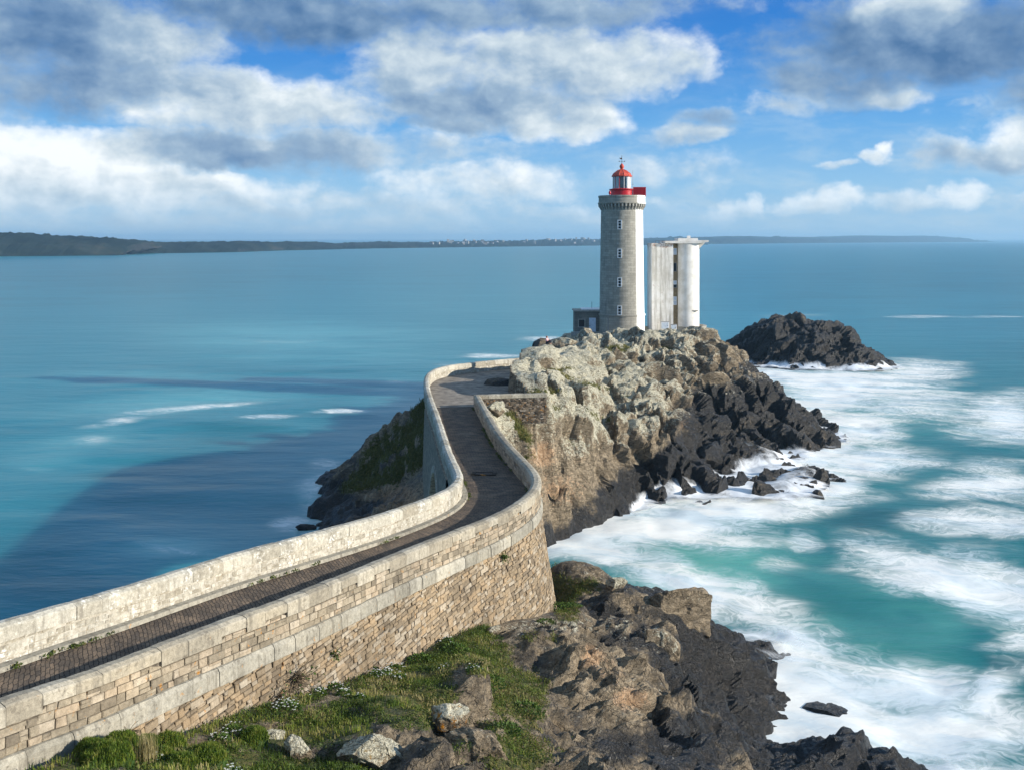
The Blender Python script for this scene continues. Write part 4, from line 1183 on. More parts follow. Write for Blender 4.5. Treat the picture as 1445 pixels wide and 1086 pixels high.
# low terrace wall in front of lighthouse
def arc_wall(name, label, cx, cy, rad, a0, a1, z0, z1, th, mat):
    t_ = thing(name, label, 'wall', (cx, cy, z0))
    m = MB(); n = 28; V = []; F_ = []
    for k in range(n + 1):
        a = math.radians(a0 + (a1 - a0) * k / n); c, s = math.cos(a), math.sin(a)
        for rr, z in ((rad, 0), (rad, z1 - z0), (rad + th, z1 - z0), (rad + th, 0)): V.append((rr * c, rr * s, z))
    for k in range(n):
        for j in range(3): F_.append((k * 4 + j, k * 4 + j + 1, (k + 1) * 4 + j + 1, (k + 1) * 4 + j)[::-1])
    F_ += [(0, 1, 2, 3), (n * 4 + 3, n * 4 + 2, n * 4 + 1, n * 4)]
    m.add(V, F_); o = m.build('masonry', mat, t_)
    m = MB(); V = []; F_ = []
    for k in range(n + 1):
        a = math.radians(a0 + (a1 - a0) * k / n); c, s = math.cos(a), math.sin(a)
        for rr, z in ((rad - .05, z1 - z0), (rad - .05, z1 - z0 + .16), (rad + th + .06, z1 - z0 + .16), (rad + th + .06, z1 - z0)): V.append((rr * c, rr * s, z))
    for k in range(n):
        for j in range(4): F_.append((k * 4 + j, k * 4 + (j + 1) % 4, (k + 1) * 4 + (j + 1) % 4, (k + 1) * 4 + j)[::-1])
    F_ += [(0, 1, 2, 3), (n * 4 + 3, n * 4 + 2, n * 4 + 1, n * 4)]
    m.add(V, F_); m.build('coping', M['dressed'], t_)
arc_wall('terrace_wall', 'low pale curved wall at the foot of the lighthouse above the rocks', TX, TY, 5.2, -128, -55, 9.6, 10.75, .35, M['dressed'])

# ================================================================ white radar tower
RX, RY, RZ = (954 - CX) / FOC * 158, 158.0, 10.9
k_ = 158 / FOC
T = thing('radar_tower', 'squat white concrete tower with a rounded right side and a jutting flat roof slab', 'tower', (RX, RY, RZ))
def rx(px): return (px - CX) * k_ - RX
zt_ = CAM_H - (343.5 - HY) * k_ - RZ
def stain(o, v):
    n = len(o.data.vertices); at = o.data.attributes.new('stain', 'FLOAT', 'POINT'); at.data.foreach_set('value', np.full(n, v, dtype=np.float32)); return o
xs0, xs1, xs2, xs3 = rx(918.5), rx(948.5), rx(954.5), rx(987.5)
m = MB(); m.box(((xs0 + xs1) / 2, 1.6, zt_ / 2 - .4), (xs1 - xs0, 5.4, zt_ + .8), 0, .05); stain(m.build('flat_wall', M['concrete'], T), .75)
m = MB(); m.box(((xs1 + xs2) / 2, 1.45, zt_ / 2 - .4), (xs2 - xs1 + .5, 4, zt_ + .7)); rec = m.build('recessed_bay', M['ochre'], T)
rr = (xs3 - xs2) / 2 + .12; xc = xs3 - rr
m = MB(); m.lathe([(rr, -.8), (rr, zt_)], 64, c=(xc, .6, 0), cap=False); m.box((xc, 2.6, zt_ / 2 - .4), (2 * rr - .004, 4, zt_ + .8)); stain(m.build('round_wall', M['concrete'], T), .12)
for zc, h, mt in ((11.75, .9, 'white_blue'), (9.35, 1.25, 'dark'), (7.0, .45, 'white_blue'), (6.45, .4, 'dark'), (4.55, .5, 'white_blue'), (3.9, .55, 'white_blue')):
    z = zc * zt_ / 13.0
    m = MB(); w_ = .5
    for sx in (-1, 1): m.box((xs1 + .34 + sx * w_ / 2, -.57, z), (.07, .1, h + .14))
    for sz in (-1, 1): m.box((xs1 + .34, -.57, z + sz * (h / 2 + .035)), (w_ - .07, .1, .07))
    wf = m.build('window', M['white'] if mt != 'dark' else M['roofslab'], T)
    m = MB(); m.box((xs1 + .34, -.56, z), (w_ - .06, .06, h)); m.build('pane', M[mt], wf)
m = MB(); m.box((rx(984) - .9, -1.02, zt_ * .21), (1.7, .6, .12)); m.build('ledge', M['dressed'], T)
# roof slab with cantilever
zs_ = zt_
m = MB(); x0, x1 = rx(921), rx(997.5)
V = [(rx(937), -1.5, zs_), (rx(985), -1.5, zs_), (x1, -1.5, zs_ + .22), (x1, -1.5, zs_ + .48), (rx(937), -1.5, zs_ + .36)]
V2 = [(x, 4.4, z) for x, _, z in V]
m.add(V + V2, [(0, 1, 2, 3, 4), (9, 8, 7, 6, 5)] + [(j, 5 + j, 5 + (j + 1) % 5, (j + 1) % 5) for j in range(5)]); stain(m.build('roof_slab', M['concrete'], T), .1)
m = MB(); m.box(((rx(955) + rx(983)) / 2, .6, zs_ + .55), (rx(983) - rx(955), 3.6, .5), 0, .04); m.box((rx(972), .2, zs_ + .95), (.5, .5, .5), 0, .04); stain(m.build('roof_hatch', M['concrete'], T), .05)
m = MB(); 
m.add([(rx(982), -.4, zs_ - 1.0), (rx(986), -.4, zs_ - .9), (rx(996), -.4, zs_ + .3), (rx(982), -.4, zs_ + .3)] + [(rx(982), .4, zs_ - 1.0), (rx(986), .4, zs_ - .9), (rx(996), .4, zs_ + .3), (rx(982), .4, zs_ + .3)],
      [(0, 1, 2, 3), (7, 6, 5, 4)] + [(j, 4 + j, 4 + (j + 1) % 4, (j + 1) % 4) for j in range(4)]); stain(m.build('bracket', M['concrete'], T), .1)
m = MB()
for k in range(6): m.tube((rx(924) + k * .55, -.9, zs_ - .05), (rx(924) + k * .55, -.9, zs_ + .38), .025, n=5)
m.tube((rx(924), -.9, zs_ + .38), (rx(924) + 2.75, -.9, zs_ + .38), .025, n=5); m.build('roof_rail', M['iron'], T)
arc_wall('round_terrace_wall', 'pale curved parapet round the foot of the white radar tower', RX + xc, RY + .6, 2.75, -125, 40, 9.9, 11.15, .32, M['dressed'])
# cabinets and railing panels by the foot of the tower
def cabinet(px, label, w_, h, dz=0):
    c = thing('equipment_cabinet', label, 'cabinet', (RX + rx(px), RY - 2.1, RZ - .2 + dz), 0, 'cabinets by the radar tower')
    m = MB(); m.box((0, 0, h / 2), (w_, .5, h), 0, .03); m.build('housing', M['white'], c)
    m = MB(); m.box((0, -.26, h / 2), (w_ * .8, .03, h * .8)); d_ = m.build('door', M['white_blue'], c)
    m = MB(); m.box((w_ * .3, -.29, h / 2), (.05, .04, .15)); m.build('handle', M['iron'], d_)
    m = MB(); m.box((0, 0, h + .03), (w_ + .1, .6, .06)); m.build('lid', M['grey_metal'], c)
cabinet(935.5, 'white cabinet below the flat wall of the radar tower, left of the pair', 1.25, 1.15, .2)
cabinet(947.5, 'low white cabinet below the recessed bay of the radar tower, right of the pair', .95, .8, .1)
# ================================================================ sea
def axis(parts):
    out = []
    for a, b, st_ in parts: out += list(np.arange(a, b, st_))
    return np.array(out)


def grow(v0, s0, k, end):
    o = []; v, s_ = v0, s0
    while v < end: v += s_; s_ *= k; o.append(v)
    return np.array(o)


yy = np.r_[-60000, -8000, -1500, -300, -60, 0, 12, axis([(20, 62, .3), (62, 140, .45), (140, 215, .85)]), grow(215, 1, 1.035, 70000)]
gx = grow(56, .6, 1.06, 60000)
xx = np.r_[-gx[::-1], axis([(-56, 56.01, .5)]), gx]
X, Y = np.meshgrid(xx, yy); P = np.stack([X, Y, 0 * X], -1).reshape(-1, 3)
SEA_FOAM = [(1180, 540, 150, 22, .9), (1100, 530, 70, 12, 1), (1300, 524, 70, 18, .75), (1270, 570, 110, 26, .7), (1200, 605, 80, 26, .9), (1120, 655, 60, 25, 1), (1230, 650, 100, 22, .85), (1150, 698, 110, 20, .95), (1010, 722, 150, 26, 1), (900, 748, 110, 28, 1),
    (830, 775, 60, 18, 1), (1000, 765, 120, 25, .55), (1410, 590, 65, 34, .85), (1340, 585, 60, 16, .45), (1400, 690, 80, 20, .8), (1390, 740, 80, 24, .75), (1310, 818, 120, 36, .95, 12), (1400, 835, 70, 45, .8), (1400, 895, 60, 20, .6), (1130, 768, 45, 16, .6),
    (930, 825, 110, 30, .9, 22), (1040, 855, 90, 32, .7, 28), (1130, 905, 90, 40, .9, 30), (1160, 985, 110, 60, 1), (1290, 985, 150, 55, .95, 20), (1350, 1060, 170, 60, 1.1), (1425, 1000, 60, 50, .95), (1180, 1050, 120, 60, 1.1), (1080, 960, 60, 50, 1.1), (800, 765, 60, 26, 1.25), (785, 772, 40, 12, 1.2), (940, 730, 120, 30, 1.1), (1010, 690, 60, 20, .9), (1160, 560, 90, 30, .9), (1420, 860, 60, 80, .5), (1400, 660, 80, 20, .45), (1200, 470, 60, 3, .2), (1230, 1075, 80, 40, 1), (1100, 800, 60, 20, .35), (1440, 560, 40, 14, .5),
    (260, 575, 110, 5, .5, -5), (170, 592, 60, 6, .4, -9), (490, 579, 38, 4, .8), (375, 588, 45, 4, .6, -3), (690, 502, 45, 4, .5), (640, 515, 40, 4, .3), (450, 690, 40, 22, .42), (428, 738, 34, 12, .7), (465, 655, 30, 14, .4), (140, 620, 40, 10, .3),
    (250, 775, 70, 8, .4, 12), (60, 660, 50, 8, .22), (400, 482, 80, 4, .25), (1300, 447, 50, 2, .55), (1400, 447, 60, 2, .4), (770, 478, 40, 4, .5), (1120, 445, 60, 2.5, .3), (120, 359.5, 5, 1.0, .9), (560, 540, 30, 4, .3)]
SEA_MILK = [(430, 480, 260, 40, .75), (200, 520, 240, 30, .5), (300, 560, 240, 22, .75, -6), (560, 555, 60, 24, .7), (110, 630, 130, 40, .6, -20), (250, 770, 100, 26, .8), (330, 790, 110, 22, .6), (1150, 620, 300, 100, .55), (980, 800, 200, 60, .85), (1250, 900, 220, 130, .5), (900, 470, 200, 30, .45), (650, 430, 300, 30, .3)]
SEA_DEPTH_SHADE = [(330, 520, 320, 7, .7, 1.5), (1330, 640, 120, 18, .4), (1250, 740, 90, 40, .7), (1180, 770, 60, 26, .4), (1400, 930, 70, 18, .8, 25), (1340, 890, 60, 14, .6, 30), (1180, 850, 80, 12, .45, 30), (1300, 390, 300, 30, .4), (250, 390, 300, 25, .35), (250, 660, 220, 60, .4, -8), (60, 800, 120, 50, .5)]  # deep water, plus cast shadows of tower and rocks painted as dark water


fade_ = sstep(400, 150, np.hypot(P[:, 0], P[:, 1])); WARP = np.zeros(P.shape); kk_ = np.where((fade_ > 0) & (P[:, 1] > 12))[0]
for c_ in (0, 1):
    WARP[kk_, c_] = (4.5 * fbm(P[kk_] * [.06, .06, 1] + 50 * c_, 880 + c_, 3) + 1.8 * fbm(P[kk_] * [.25, .25, 1] + 9 * c_, 890 + c_, 3)) * fade_[kk_] * np.where(P[kk_, 0] > 0, 1, .35)


def sea_patch(lst):
    o = np.zeros(len(P)); ok = P[:, 1] > 15
    o[ok] = blob(P[ok] + WARP[ok], lst); return o


# closeness to rock
def near(h, bx):
    m = (X > bx[0]) & (X < bx[1]) & (Y > bx[2]) & (Y < bx[3])
    o = np.full(X.shape, -9.0); o[m] = h(X[m], Y[m])
    e = np.minimum(np.minimum(X - bx[0], bx[1] - X), np.minimum(Y - bx[2], bx[3] - Y))
    return np.where(m, o - 6 * (1 - sstep(0, 6, e)), -9)
hh = np.maximum(np.maximum(near(lambda a, b: ISL(a, b), (-28, 49, 62, 172)), near(lambda a, b: HEAD(a, b), (-24, 34, 14, 68))), near(lambda a, b: STACK(a, b), (40, 82, 184, 222))).ravel()
shore = sstep(-3.2, -.3, hh)
px = np.where(P[:, 1] > 15, CX + FOC * P[:, 0] / np.maximum(P[:, 1], 15), 0)
rightness = np.where(P[:, 0] > 1, 1, sstep(-8, 1, P[:, 0]) * .6 + .38)
foam = np.maximum(sea_patch(SEA_FOAM), shore * rightness * .95)
milk = np.maximum(sea_patch(SEA_MILK), shore * .7)
depth_shade = sea_patch(SEA_DEPTH_SHADE)
w_ = np.exp(-np.maximum(0, np.hypot(P[:, 0], P[:, 1] - 90) - 90) / 60) * (P[:, 1] > 12)
wk = np.where(w_ > .02)[0]
sw = np.zeros(len(P)); sw[wk] = fbm(P[wk] * np.array([.05, .11, 1]), 900, 3) * .35 + foam[wk] * .25 * fbm(P[wk] * np.array([.3, .3, 1]), 905, 3)
P[:, 2] = sw * w_
me = mesh_np('sea', P, grid_faces(len(yy), len(xx)), True, {'foam': foam, 'milk': milk, 'depth_shade': depth_shade, 'green': sstep(700, 1000, px) * sstep(300, 120, P[:, 1]) * (P[:, 1] > 15)})

t = NT('sea_water'); pos = t.n('ShaderNodeNewGeometry').outputs['Position']
fo, mi, de, gn = (t.attr(k).outputs['Fac'] for k in ('foam', 'milk', 'depth_shade', 'green'))
big = t.noise(t.vm('MULTIPLY', pos, (.012, .035, 1)), 1, 5, .6, .6)
mid = t.noise(t.vm('MULTIPLY', pos, (.09, .22, 1)), 1, 6, .62, .8)
c_deep = t.mix(gn, (.008, .13, .15), (.004, .085, .085)); c_mid = t.mix(gn, (.027, .212, .248), (.013, .165, .155)); c_milk = t.mix(gn, (.12, .385, .40), (.11, .40, .315))
q = t.math('ADD', t.math('MULTIPLY', mi, .75), t.math('ADD', t.math('MULTIPLY', t.math('SUBTRACT', big, .5), .7), t.math('MULTIPLY', t.math('SUBTRACT', mid, .5), .35)))
q = t.math('SUBTRACT', t.math('ADD', q, .3), t.math('MULTIPLY', de, .38))
c = t.mix(t.rng(q, 0, .42), c_deep, c_mid); c = t.mix(t.rng(q, .42, 1.05), c, c_milk)
warp = t.vm('MULTIPLY', t.vm('SUBTRACT', t.noise(pos, .12, 4, .55, 0, True), (.5, .5, .5)), (9, 9, 0))
fp = t.vm('ADD', pos, warp)
rot = t.n('ShaderNodeVectorRotate', {'Vector': fp, 'Angle': .35}, rotation_type='Z_AXIS').outputs[0]
n1 = t.noise(t.vm('MULTIPLY', rot, (.05, .22, 1)), 1, 8, .6, .5)
n0 = t.noise(t.vm('MULTIPLY', fp, (.06, .1, 1)), 1, 4, .5)
n2 = t.noise(t.vm('MULTIPLY', rot, (.3, 1.3, 1)), 1, 7, .62, .9)
ridge = t.math('ABSOLUTE', t.math('SUBTRACT', t.noise(t.vm('MULTIPLY', fp, (.35, .5, 1)), 1, 7, .6, 1.6), .5))
veins = t.rng(ridge, 0, .09, 1, 0)
fq = t.math('ADD', fo, t.math('ADD', t.math('ADD', t.math('MULTIPLY', t.math('SUBTRACT', n0, .5), .5), t.math('MULTIPLY', t.math('SUBTRACT', n1, .5), .95)), t.math('MULTIPLY', t.math('SUBTRACT', n2, .5), .65)))
fq = t.math('ADD', fq, t.math('MULTIPLY', veins, t.math('MULTIPLY', t.rng(fo, .05, .4), .22)))
ff = t.rng(fq, .0, 1.0)
ff = t.math('MULTIPLY', ff, t.rng(fo, .04, .3))
foamc = t.mix(t.rng(n1, .38, .6), (.66, .74, .76), (.87, .86, .80))
c = t.mix(ff, c, foamc)
wv = t.noise(t.vm('MULTIPLY', pos, (.35, 1.0, 1)), 1, 5, .6, .4); wv2 = t.noise(t.vm('MULTIPLY', pos, (.05, .16, 1)), 1, 4, .55)
bmp = t.bump(t.math('ADD', wv, t.math('MULTIPLY', wv2, 4)), .35, .22)
ro = t.math('ADD', .3, t.math('MULTIPLY', ff, .5))
M['sea'] = t.out(c, ro, bmp, t.math('SUBTRACT', .55, t.math('MULTIPLY', ff, .45)), IOR=1.33, Subsurface_Weight=t.math('MULTIPLY', t.math('SUBTRACT', 1, ff), .85), Subsurface_Scale=6.0, Subsurface_Radius=(.5, 1.0, 1.0))
for nd in M['sea'].node_tree.nodes:
    if nd.type == 'BSDF_PRINCIPLED': nd.subsurface_method = 'BURLEY'
tag(new_obj('sea', me, M['sea']), 'teal sea with white surf washing round the rocks', 'sea', None, 'structure')
# ================================================================ far coasts
t = NT('far_coast'); pos = t.n('ShaderNodeNewGeometry').outputs['Position']
nz = t.n('ShaderNodeSeparateXYZ', {0: t.n('ShaderNodeNewGeometry').outputs['Normal']}).outputs[2]
n = t.noise(pos, .012, 7, .65); n2 = t.noise(pos, .05, 5, .65)
grassy = t.ramp(n, [(.35, (.006, .012, .014)), (.5, (.012, .021, .02)), (.6, (.022, .031, .026)), (.72, (.05, .05, .038))])
cliff = t.ramp(n2, [(.3, (.014, .017, .02)), (.55, (.04, .04, .04)), (.75, (.10, .08, .065))])
c = t.mix(t.rng(t.math('ADD', nz, t.math('MULTIPLY', t.math('SUBTRACT', n2, .5), .8)), .45, .75), cliff, grassy)
M['coast'] = t.out(c, .95, None, .1)


def coast(name, label, top, water, seed, depth, treez, back=0.0):
    tp = np.array(top, float); wt = np.array(water, float)
    px = np.arange(tp[0, 0], tp[-1, 0] + .1, .75)
    yw = np.interp(px, wt[:, 0], wt[:, 1]); yt = np.interp(px, tp[:, 0], tp[:, 1])
    Y0 = FOC * CAM_H / (yw - HY)
    V = []; rows = [(-.02, -.05), (0, .0), (.08, .35), (.2, .62), (.34, .82), (.5, .95), (.62, 1.0), (.8, 1.03), (1, .95)]
    rows = [(np.interp(i, range(9), [r[0] for r in rows]), np.interp(i, range(9), [r[1] for r in rows])) for i in np.linspace(0, 8, 25)]
    for fr, fh in rows:
        Yr = Y0 * (1 + depth * fr)
        Hs = CAM_H - (yt - HY) / FOC * Y0 * (1 + depth * .6)
        Q = np.stack([(px - CX) / FOC * Y0 * (1 + .25 * depth * fr), Yr, Hs * fh], 1)
        sc_ = Y0.mean() / 1500
        w = np.clip(fh * 1.5, 0, 1) * (1 - .3 * fr)
        Q[:, 1] += (fbm(Q * .012 / sc_, seed, 4) * 40 * sc_) * w
        k = fbm(Q * .035 / sc_, seed + 3, 4)
        Q[:, 2] += np.where(fh > .9, np.maximum(0, k) * treez * 1.4 + np.maximum(0, fbm(Q * .16 / sc_, seed + 5, 3)) * treez * .8 * (k > -.05), fbm(Q * .05 / sc_, seed + 7, 4) * 5 * sc_ * (fh > .05))
        V.append(Q)
    P = np.concatenate(V); me = mesh_np(name, P, grid_faces(len(rows), len(px)), True)
    return tag(new_obj(name, me, M['coast']), label, 'coast', None, 'structure'), P, len(px)


coast('headland_coast', 'dark wooded cliff coast nearest on the far left shore', [(-60, 331), (0, 334), (20, 333.5), (60, 337), (130, 339), (160, 343), (172, 356)], [(-60, 363), (0, 362), (80, 361.5), (168, 360.6), (172, 360)], 41, .18, 5)
coast('cliff_coast', 'long level cliff coast on the left horizon', [(150, 344), (180, 342.5), (232, 344), (260, 342), (300, 342), (330, 342.5), (420, 343), (450, 345), (482, 346)], [(150, 359), (330, 356.2), (400, 353.7), (482, 352)], 52, .2, 4)
_, VP, VN = coast('village_coast', 'low distant coast dotted with pale houses', [(440, 343.5), (520, 343.5), (600, 342.5), (700, 341), (760, 340.5), (790, 338.5), (850, 338.8), (930, 338.2), (1000, 338.5)], [(440, 352.3), (560, 350.5), (700, 348.5), (850, 346.8), (1000, 345.5)], 63, .35, 6)
coast('point_coast', 'dark flat topped peninsula ending in a rocky point on the right horizon', [(900, 338.5), (960, 336), (1040, 335), (1070, 333.6), (1150, 335), (1210, 335), (1270, 332.8), (1330, 333.5), (1372, 333), (1380, 336), (1390, 335), (1404, 338.5), (1412, 341)], [(900, 345.6), (1000, 344.6), (1200, 342.8), (1412, 341.6)], 74, .25, 4)
# village
M['housewall'] = M['roofslab']; proto = None; rr_ = random.Random(5)
HS = []
G = VP.reshape(-1, VN, 3)
for k in range(46):
    fr = rr_.random()
    pxh = rr_.choice([rr_.uniform(690, 845), rr_.uniform(775, 845), rr_.uniform(600, 690), rr_.uniform(640, 700), rr_.uniform(915, 990)])
    j = int(np.clip((pxh - 440) / .75, 0, VN - 1)); i = rr_.randint(7, 16)
    HS.append(tuple(G[i, j]))
kinds = []
def house(sx, sy, h, roofmat):
    o = thing('far_house', '', 'house', (0, 0, 0), 0, 'pale houses on the far shore')
    m = MB(); m.box((0, 0, h / 2 - 2), (sx, sy, h + 4)); m.build('wall', M['housewall'], o)
    m = MB(); m.add([(-sx / 2 - .4, -sy / 2 - .4, h), (sx / 2 + .4, -sy / 2 - .4, h), (sx / 2 + .4, sy / 2 + .4, h), (-sx / 2 - .4, sy / 2 + .4, h), (-sx / 2, 0, h + 3.5), (sx / 2, 0, h + 3.5)], [(0, 1, 5, 4), (2, 3, 4, 5), (0, 4, 3), (1, 2, 5), (3, 2, 1, 0)])
    m.build('roof', roofmat, o); return o
PRO = [house(11, 8, 5.5, M['grey_metal']), house(16, 9, 6, M['iron']), house(9, 9, 8, M['grey_metal'])]
used = [False] * 3
for p in HS:
    k = rr_.randrange(3)
    if not used[k]: o = PRO[k]; used[k] = True
    else:
        src = PRO[k]; o = src.copy(); COL.objects.link(o)
        for ch in list(src.children):
            c_ = ch.copy(); c_.parent = o; COL.objects.link(c_)
    o.location = (p[0], p[1] - 6, p[2] + 1); o.rotation_euler.z = rr_.uniform(-.6, .6); o.scale = (.8,) * 3
    o['label'] = 'tiny pale house on the low coast across the water, with a pitched roof'
# ================================================================ boulders
def ground_near(P, N, x, y):
    i = np.argmin((P[:, 0] - x) ** 2 + (P[:, 1] - y) ** 2); return P[i], N[i]


_ico = {}
def ico(sub):
    if sub not in _ico:
        bm = bmesh.new(); bmesh.ops.create_icosphere(bm, subdivisions=sub, radius=1); bm.verts.ensure_lookup_table()
        _ico[sub] = (np.array([v.co[:] for v in bm.verts]), np.array([[v.index for v in f.verts] for f in bm.faces])); bm.free()
    return _ico[sub]


def boulder(label, px, py, Y, size, rz, seed, lich=.6, dark=.1, warm=0, orange=0, grp=None, sub=5, tilt=(0, 0), sink=.25, name='boulder', cat='boulder'):
    V, Fq = ico(sub); c = at_y(px, py, Y); sz = np.array(size) / 2.0
    # squarish, planed body
    Q = np.sign(V) * np.abs(V) ** .75
    rg = np.random.default_rng(seed)
    for _ in range(16):                      # chop with random planes
        n = rg.normal(size=3); n /= np.linalg.norm(n); d = rg.uniform(.52, .85)
        k = Q @ n - d; Q = Q - np.outer(np.maximum(k, 0) * .98, n)
    W = Q * sz; R = euler_rot(tilt[0], tilt[1], rz); W = W @ R.T
    s0 = float(np.min(sz)); nn = W / (np.linalg.norm(W, axis=1)[:, None] + 1e-9)
    b1, _ = blocks(W + seed, (s0 * 1.1,) * 3, seed, .7, .6, .2); b2, _ = blocks(W + seed, (s0 * .4,) * 3, seed + 1, .8, .8, .3)
    W = W + nn * (b1 * .16 * s0 + b2 * .06 * s0 + fbm(W * 5 / s0, seed, 4) * .025 * s0)[:, None]
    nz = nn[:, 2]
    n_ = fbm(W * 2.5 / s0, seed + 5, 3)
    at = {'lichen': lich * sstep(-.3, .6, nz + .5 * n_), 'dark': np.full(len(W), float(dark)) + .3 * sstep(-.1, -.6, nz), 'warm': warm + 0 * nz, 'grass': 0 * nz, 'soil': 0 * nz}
    me = mesh_np(name, W, Fq, False, at)
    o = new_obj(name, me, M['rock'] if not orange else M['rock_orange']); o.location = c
    return tag(o, label, cat, grp)


def orange_mat():
    m = M['rock'].copy(); m.name = 'orange_lichen_rock'; M['rock_orange'] = m
    nt = m.node_tree; bs = [n for n in nt.nodes if n.type == 'BSDF_PRINCIPLED'][0]; src = bs.inputs['Base Color'].links[0].from_socket
    ge = nt.nodes.new('ShaderNodeNewGeometry'); no = nt.nodes.new('ShaderNodeTexNoise'); no.inputs['Scale'].default_value = 2.6; no.inputs['Detail'].default_value = 6; no.inputs['Roughness'].default_value = .7
    nt.links.new(ge.outputs['Position'], no.inputs['Vector'])
    mr = nt.nodes.new('ShaderNodeMapRange'); mr.inputs[1].default_value = .57; mr.inputs[2].default_value = .63; nt.links.new(no.outputs[0], mr.inputs[0])
    mx = nt.nodes.new('ShaderNodeMix'); mx.data_type = 'RGBA'; nt.links.new(mr.outputs[0], mx.inputs[0]); nt.links.new(src, mx.inputs[6]); mx.inputs[7].default_value = (.5, .2, .015, 1)
    nt.links.new(mx.outputs[2], bs.inputs['Base Color'])
orange_mat()
boulder('pale grey lichen covered boulder in the grass, left of its greenish neighbour', 380, 1044, 27.0, (1.05, .8, .75), .5, 11, .8, .0)
boulder('pale greenish boulder with a pointed top in the grass, right of its grey neighbour', 423, 1060, 26.2, (.85, .7, .95), -.3, 12, 1.0, .0)
boulder('broad white crusted slab boulder at the bottom edge of the grass', 535, 1068, 26.4, (2.5, 1.7, 1.5), .25, 13, .75, .1, tilt=(.2, .25))
boulder('boulder with a bright orange and white lichen cap above the grass', 632, 1010, 29.2, (1.35, 1.1, 1.15), .4, 24, .9, .05, orange=1)
boulder('bare brown boulder below the orange capped one', 668, 1062, 27.4, (2.6, 2.0, 1.9), -.3, 15, .22, .18, .1, tilt=(.1, -.2))
boulder('flat grey stone at the foot of the retaining wall by the grass', 698, 888, 43.0, (1.3, .8, .5), .9, 16, .6, .1)
boulder('big square edged block overhanging the seaward end of the headland', 962, 868, 55.0, (5.0, 4.0, 3.6), .4, 37, .2, .3, tilt=(.1, .3))
boulder('upright squarish tan block standing on the black cliff', 938, 918, 49.0, (2.2, 1.6, 2.8), .2, 18, .4, .05, .1, tilt=(-.2, .15))
0 and boulder('leaning pale brown slab facing the sun on the headland slope', 893, 920, 45.0, (3.6, 1.4, 3.6), .35, 19, .3, .0, .16, tilt=(-.45, .3))
boulder('small whitish block on the ridge of the headland', 868, 826, 55.0, (1.5, 1.2, 1.0), .3, 20, .95, .0)
0 and boulder('tan slab beside the brown soil on the headland slope', 838, 940, 42.0, (2.4, 1.3, 3.4), .5, 21, .25, .0, .38, tilt=(-.35, .15))
boulder('dark tumbled rock on the shady side of the terrace', 706, 545, 95.5, (3.4, 2.0, 1.7), .2, 22, .1, .55, sink=.3)
boulder('pale rock beside the low wall, just inside the corner', 701, 578, 81.0, (1.9, 1.4, 1.5), .2, 23, .9, .0)
boulder('big squarish rock standing below the annex building', 829, 478, 139.0, (3.0, 2.6, 3.0), .5, 34, .5, .15, .1)
boulder('dark rock behind the seated person', 762, 489, 113.0, (3.0, 2.0, 2.2), .9, 45, .1, .5)
boulder('flat topped block right of the seated person', 798, 486, 118.0, (4.6, 2.6, 1.9), .1, 26, .7, .05, .2)
boulder('black wet rock half drowned in the surf', 1165, 1008, 53.4, (3.6, 3.0, 1.5), .6, 57, 0, 1)
0 and boulder('small black rock just breaking the surf', 1205, 950, 57.3, (1.8, 1.0, .7), -.3, 28, 0, 1)
boulder('low black rock at the waterline left of the bridge', 432, 744, 86.0, (2.4, 1.3, .9), .2, 29, 0, .95)

# ================================================================ plants
def blades(pos, nrm, n_per, len0, len1, wid, spread, seed, lean=.5, rbase=None):
    """(k*n_per) tapering bent blades around given points"""
    r = np.random.default_rng(seed); k = len(pos)
    B = np.repeat(pos, n_per, 0) + np.c_[r.normal(0, spread, (k * n_per, 2)), np.zeros(k * n_per)]
    n = len(B); a = r.uniform(0, 2 * np.pi, n); L = r.uniform(len0, len1, n)
    dirh = np.stack([np.cos(a), np.sin(a), 0 * a], 1); le = r.uniform(.15, 1, n)[:, None] * lean
    up = np.array([0, 0, 1.0]); side = np.stack([-np.sin(a), np.cos(a), 0 * a], 1) * (wid * r.uniform(.6, 1.3, n))[:, None]
    mid = B + (up * .6 + dirh * le * .35) * L[:, None]; tip = B + (up * (1 - le * .35) + dirh * le) * L[:, None]
    B = B - up * .04
    V = np.stack([B - side, B + side, mid + side * .7, mid - side * .7, tip], 1).reshape(-1, 3)
    i = np.arange(n)[:, None] * 5
    q = i + np.array([[0, 1, 2, 3]]); t3 = i + np.array([[3, 2, 4]])
    rv = (np.repeat(rbase, n_per) if rbase is not None else .5) + r.normal(0, .13, n)
    return V, q, t3, np.repeat(np.clip(rv, 0, 1), 5)


def pick(P, N, mask, n, seed):
    r = np.random.default_rng(seed); idx = np.where(mask)[0]
    return r.choice(idx, size=min(n, len(idx)), replace=False)


gm = (HD_A['grass'] > .42) & (HD_N[:, 2] > .3)
px_, py_ = proj(HD_P)
gm &= (px_ > -40) & (px_ < 1000) & (py_ < 1120)
ix = pick(HD_P, HD_N, gm, 15000, 5)
rb = .55 + 1.15 * fbm(HD_P[ix] * .7, 31, 3) + .45 * fbm(HD_P[ix] * 2.6, 32, 2)
keepg = (fbm(HD_P[ix] * .9, 35, 3) > -.1) & ((proj(HD_P[ix])[0] < 690) | (RNG.random(len(ix)) < .35))
ix, rb = ix[keepg], rb[keepg]
flowerbank = blob(HD_P[ix], [(560, 960, 130, 36, 1, -22), (640, 905, 60, 26, 1, -25)])
V, q, t3, rv = blades(HD_P[ix], HD_N[ix], 8, .06, .19, .010, .09, 6, .95, rb - .1 * flowerbank)
me = mesh_np('bank_grass', V, [q, t3], False, {'rnd': rv})
tag(new_obj('bank_grass', me, M['grass']), 'green and straw coloured grass covering the bank below the wall', 'grass', None, 'stuff')
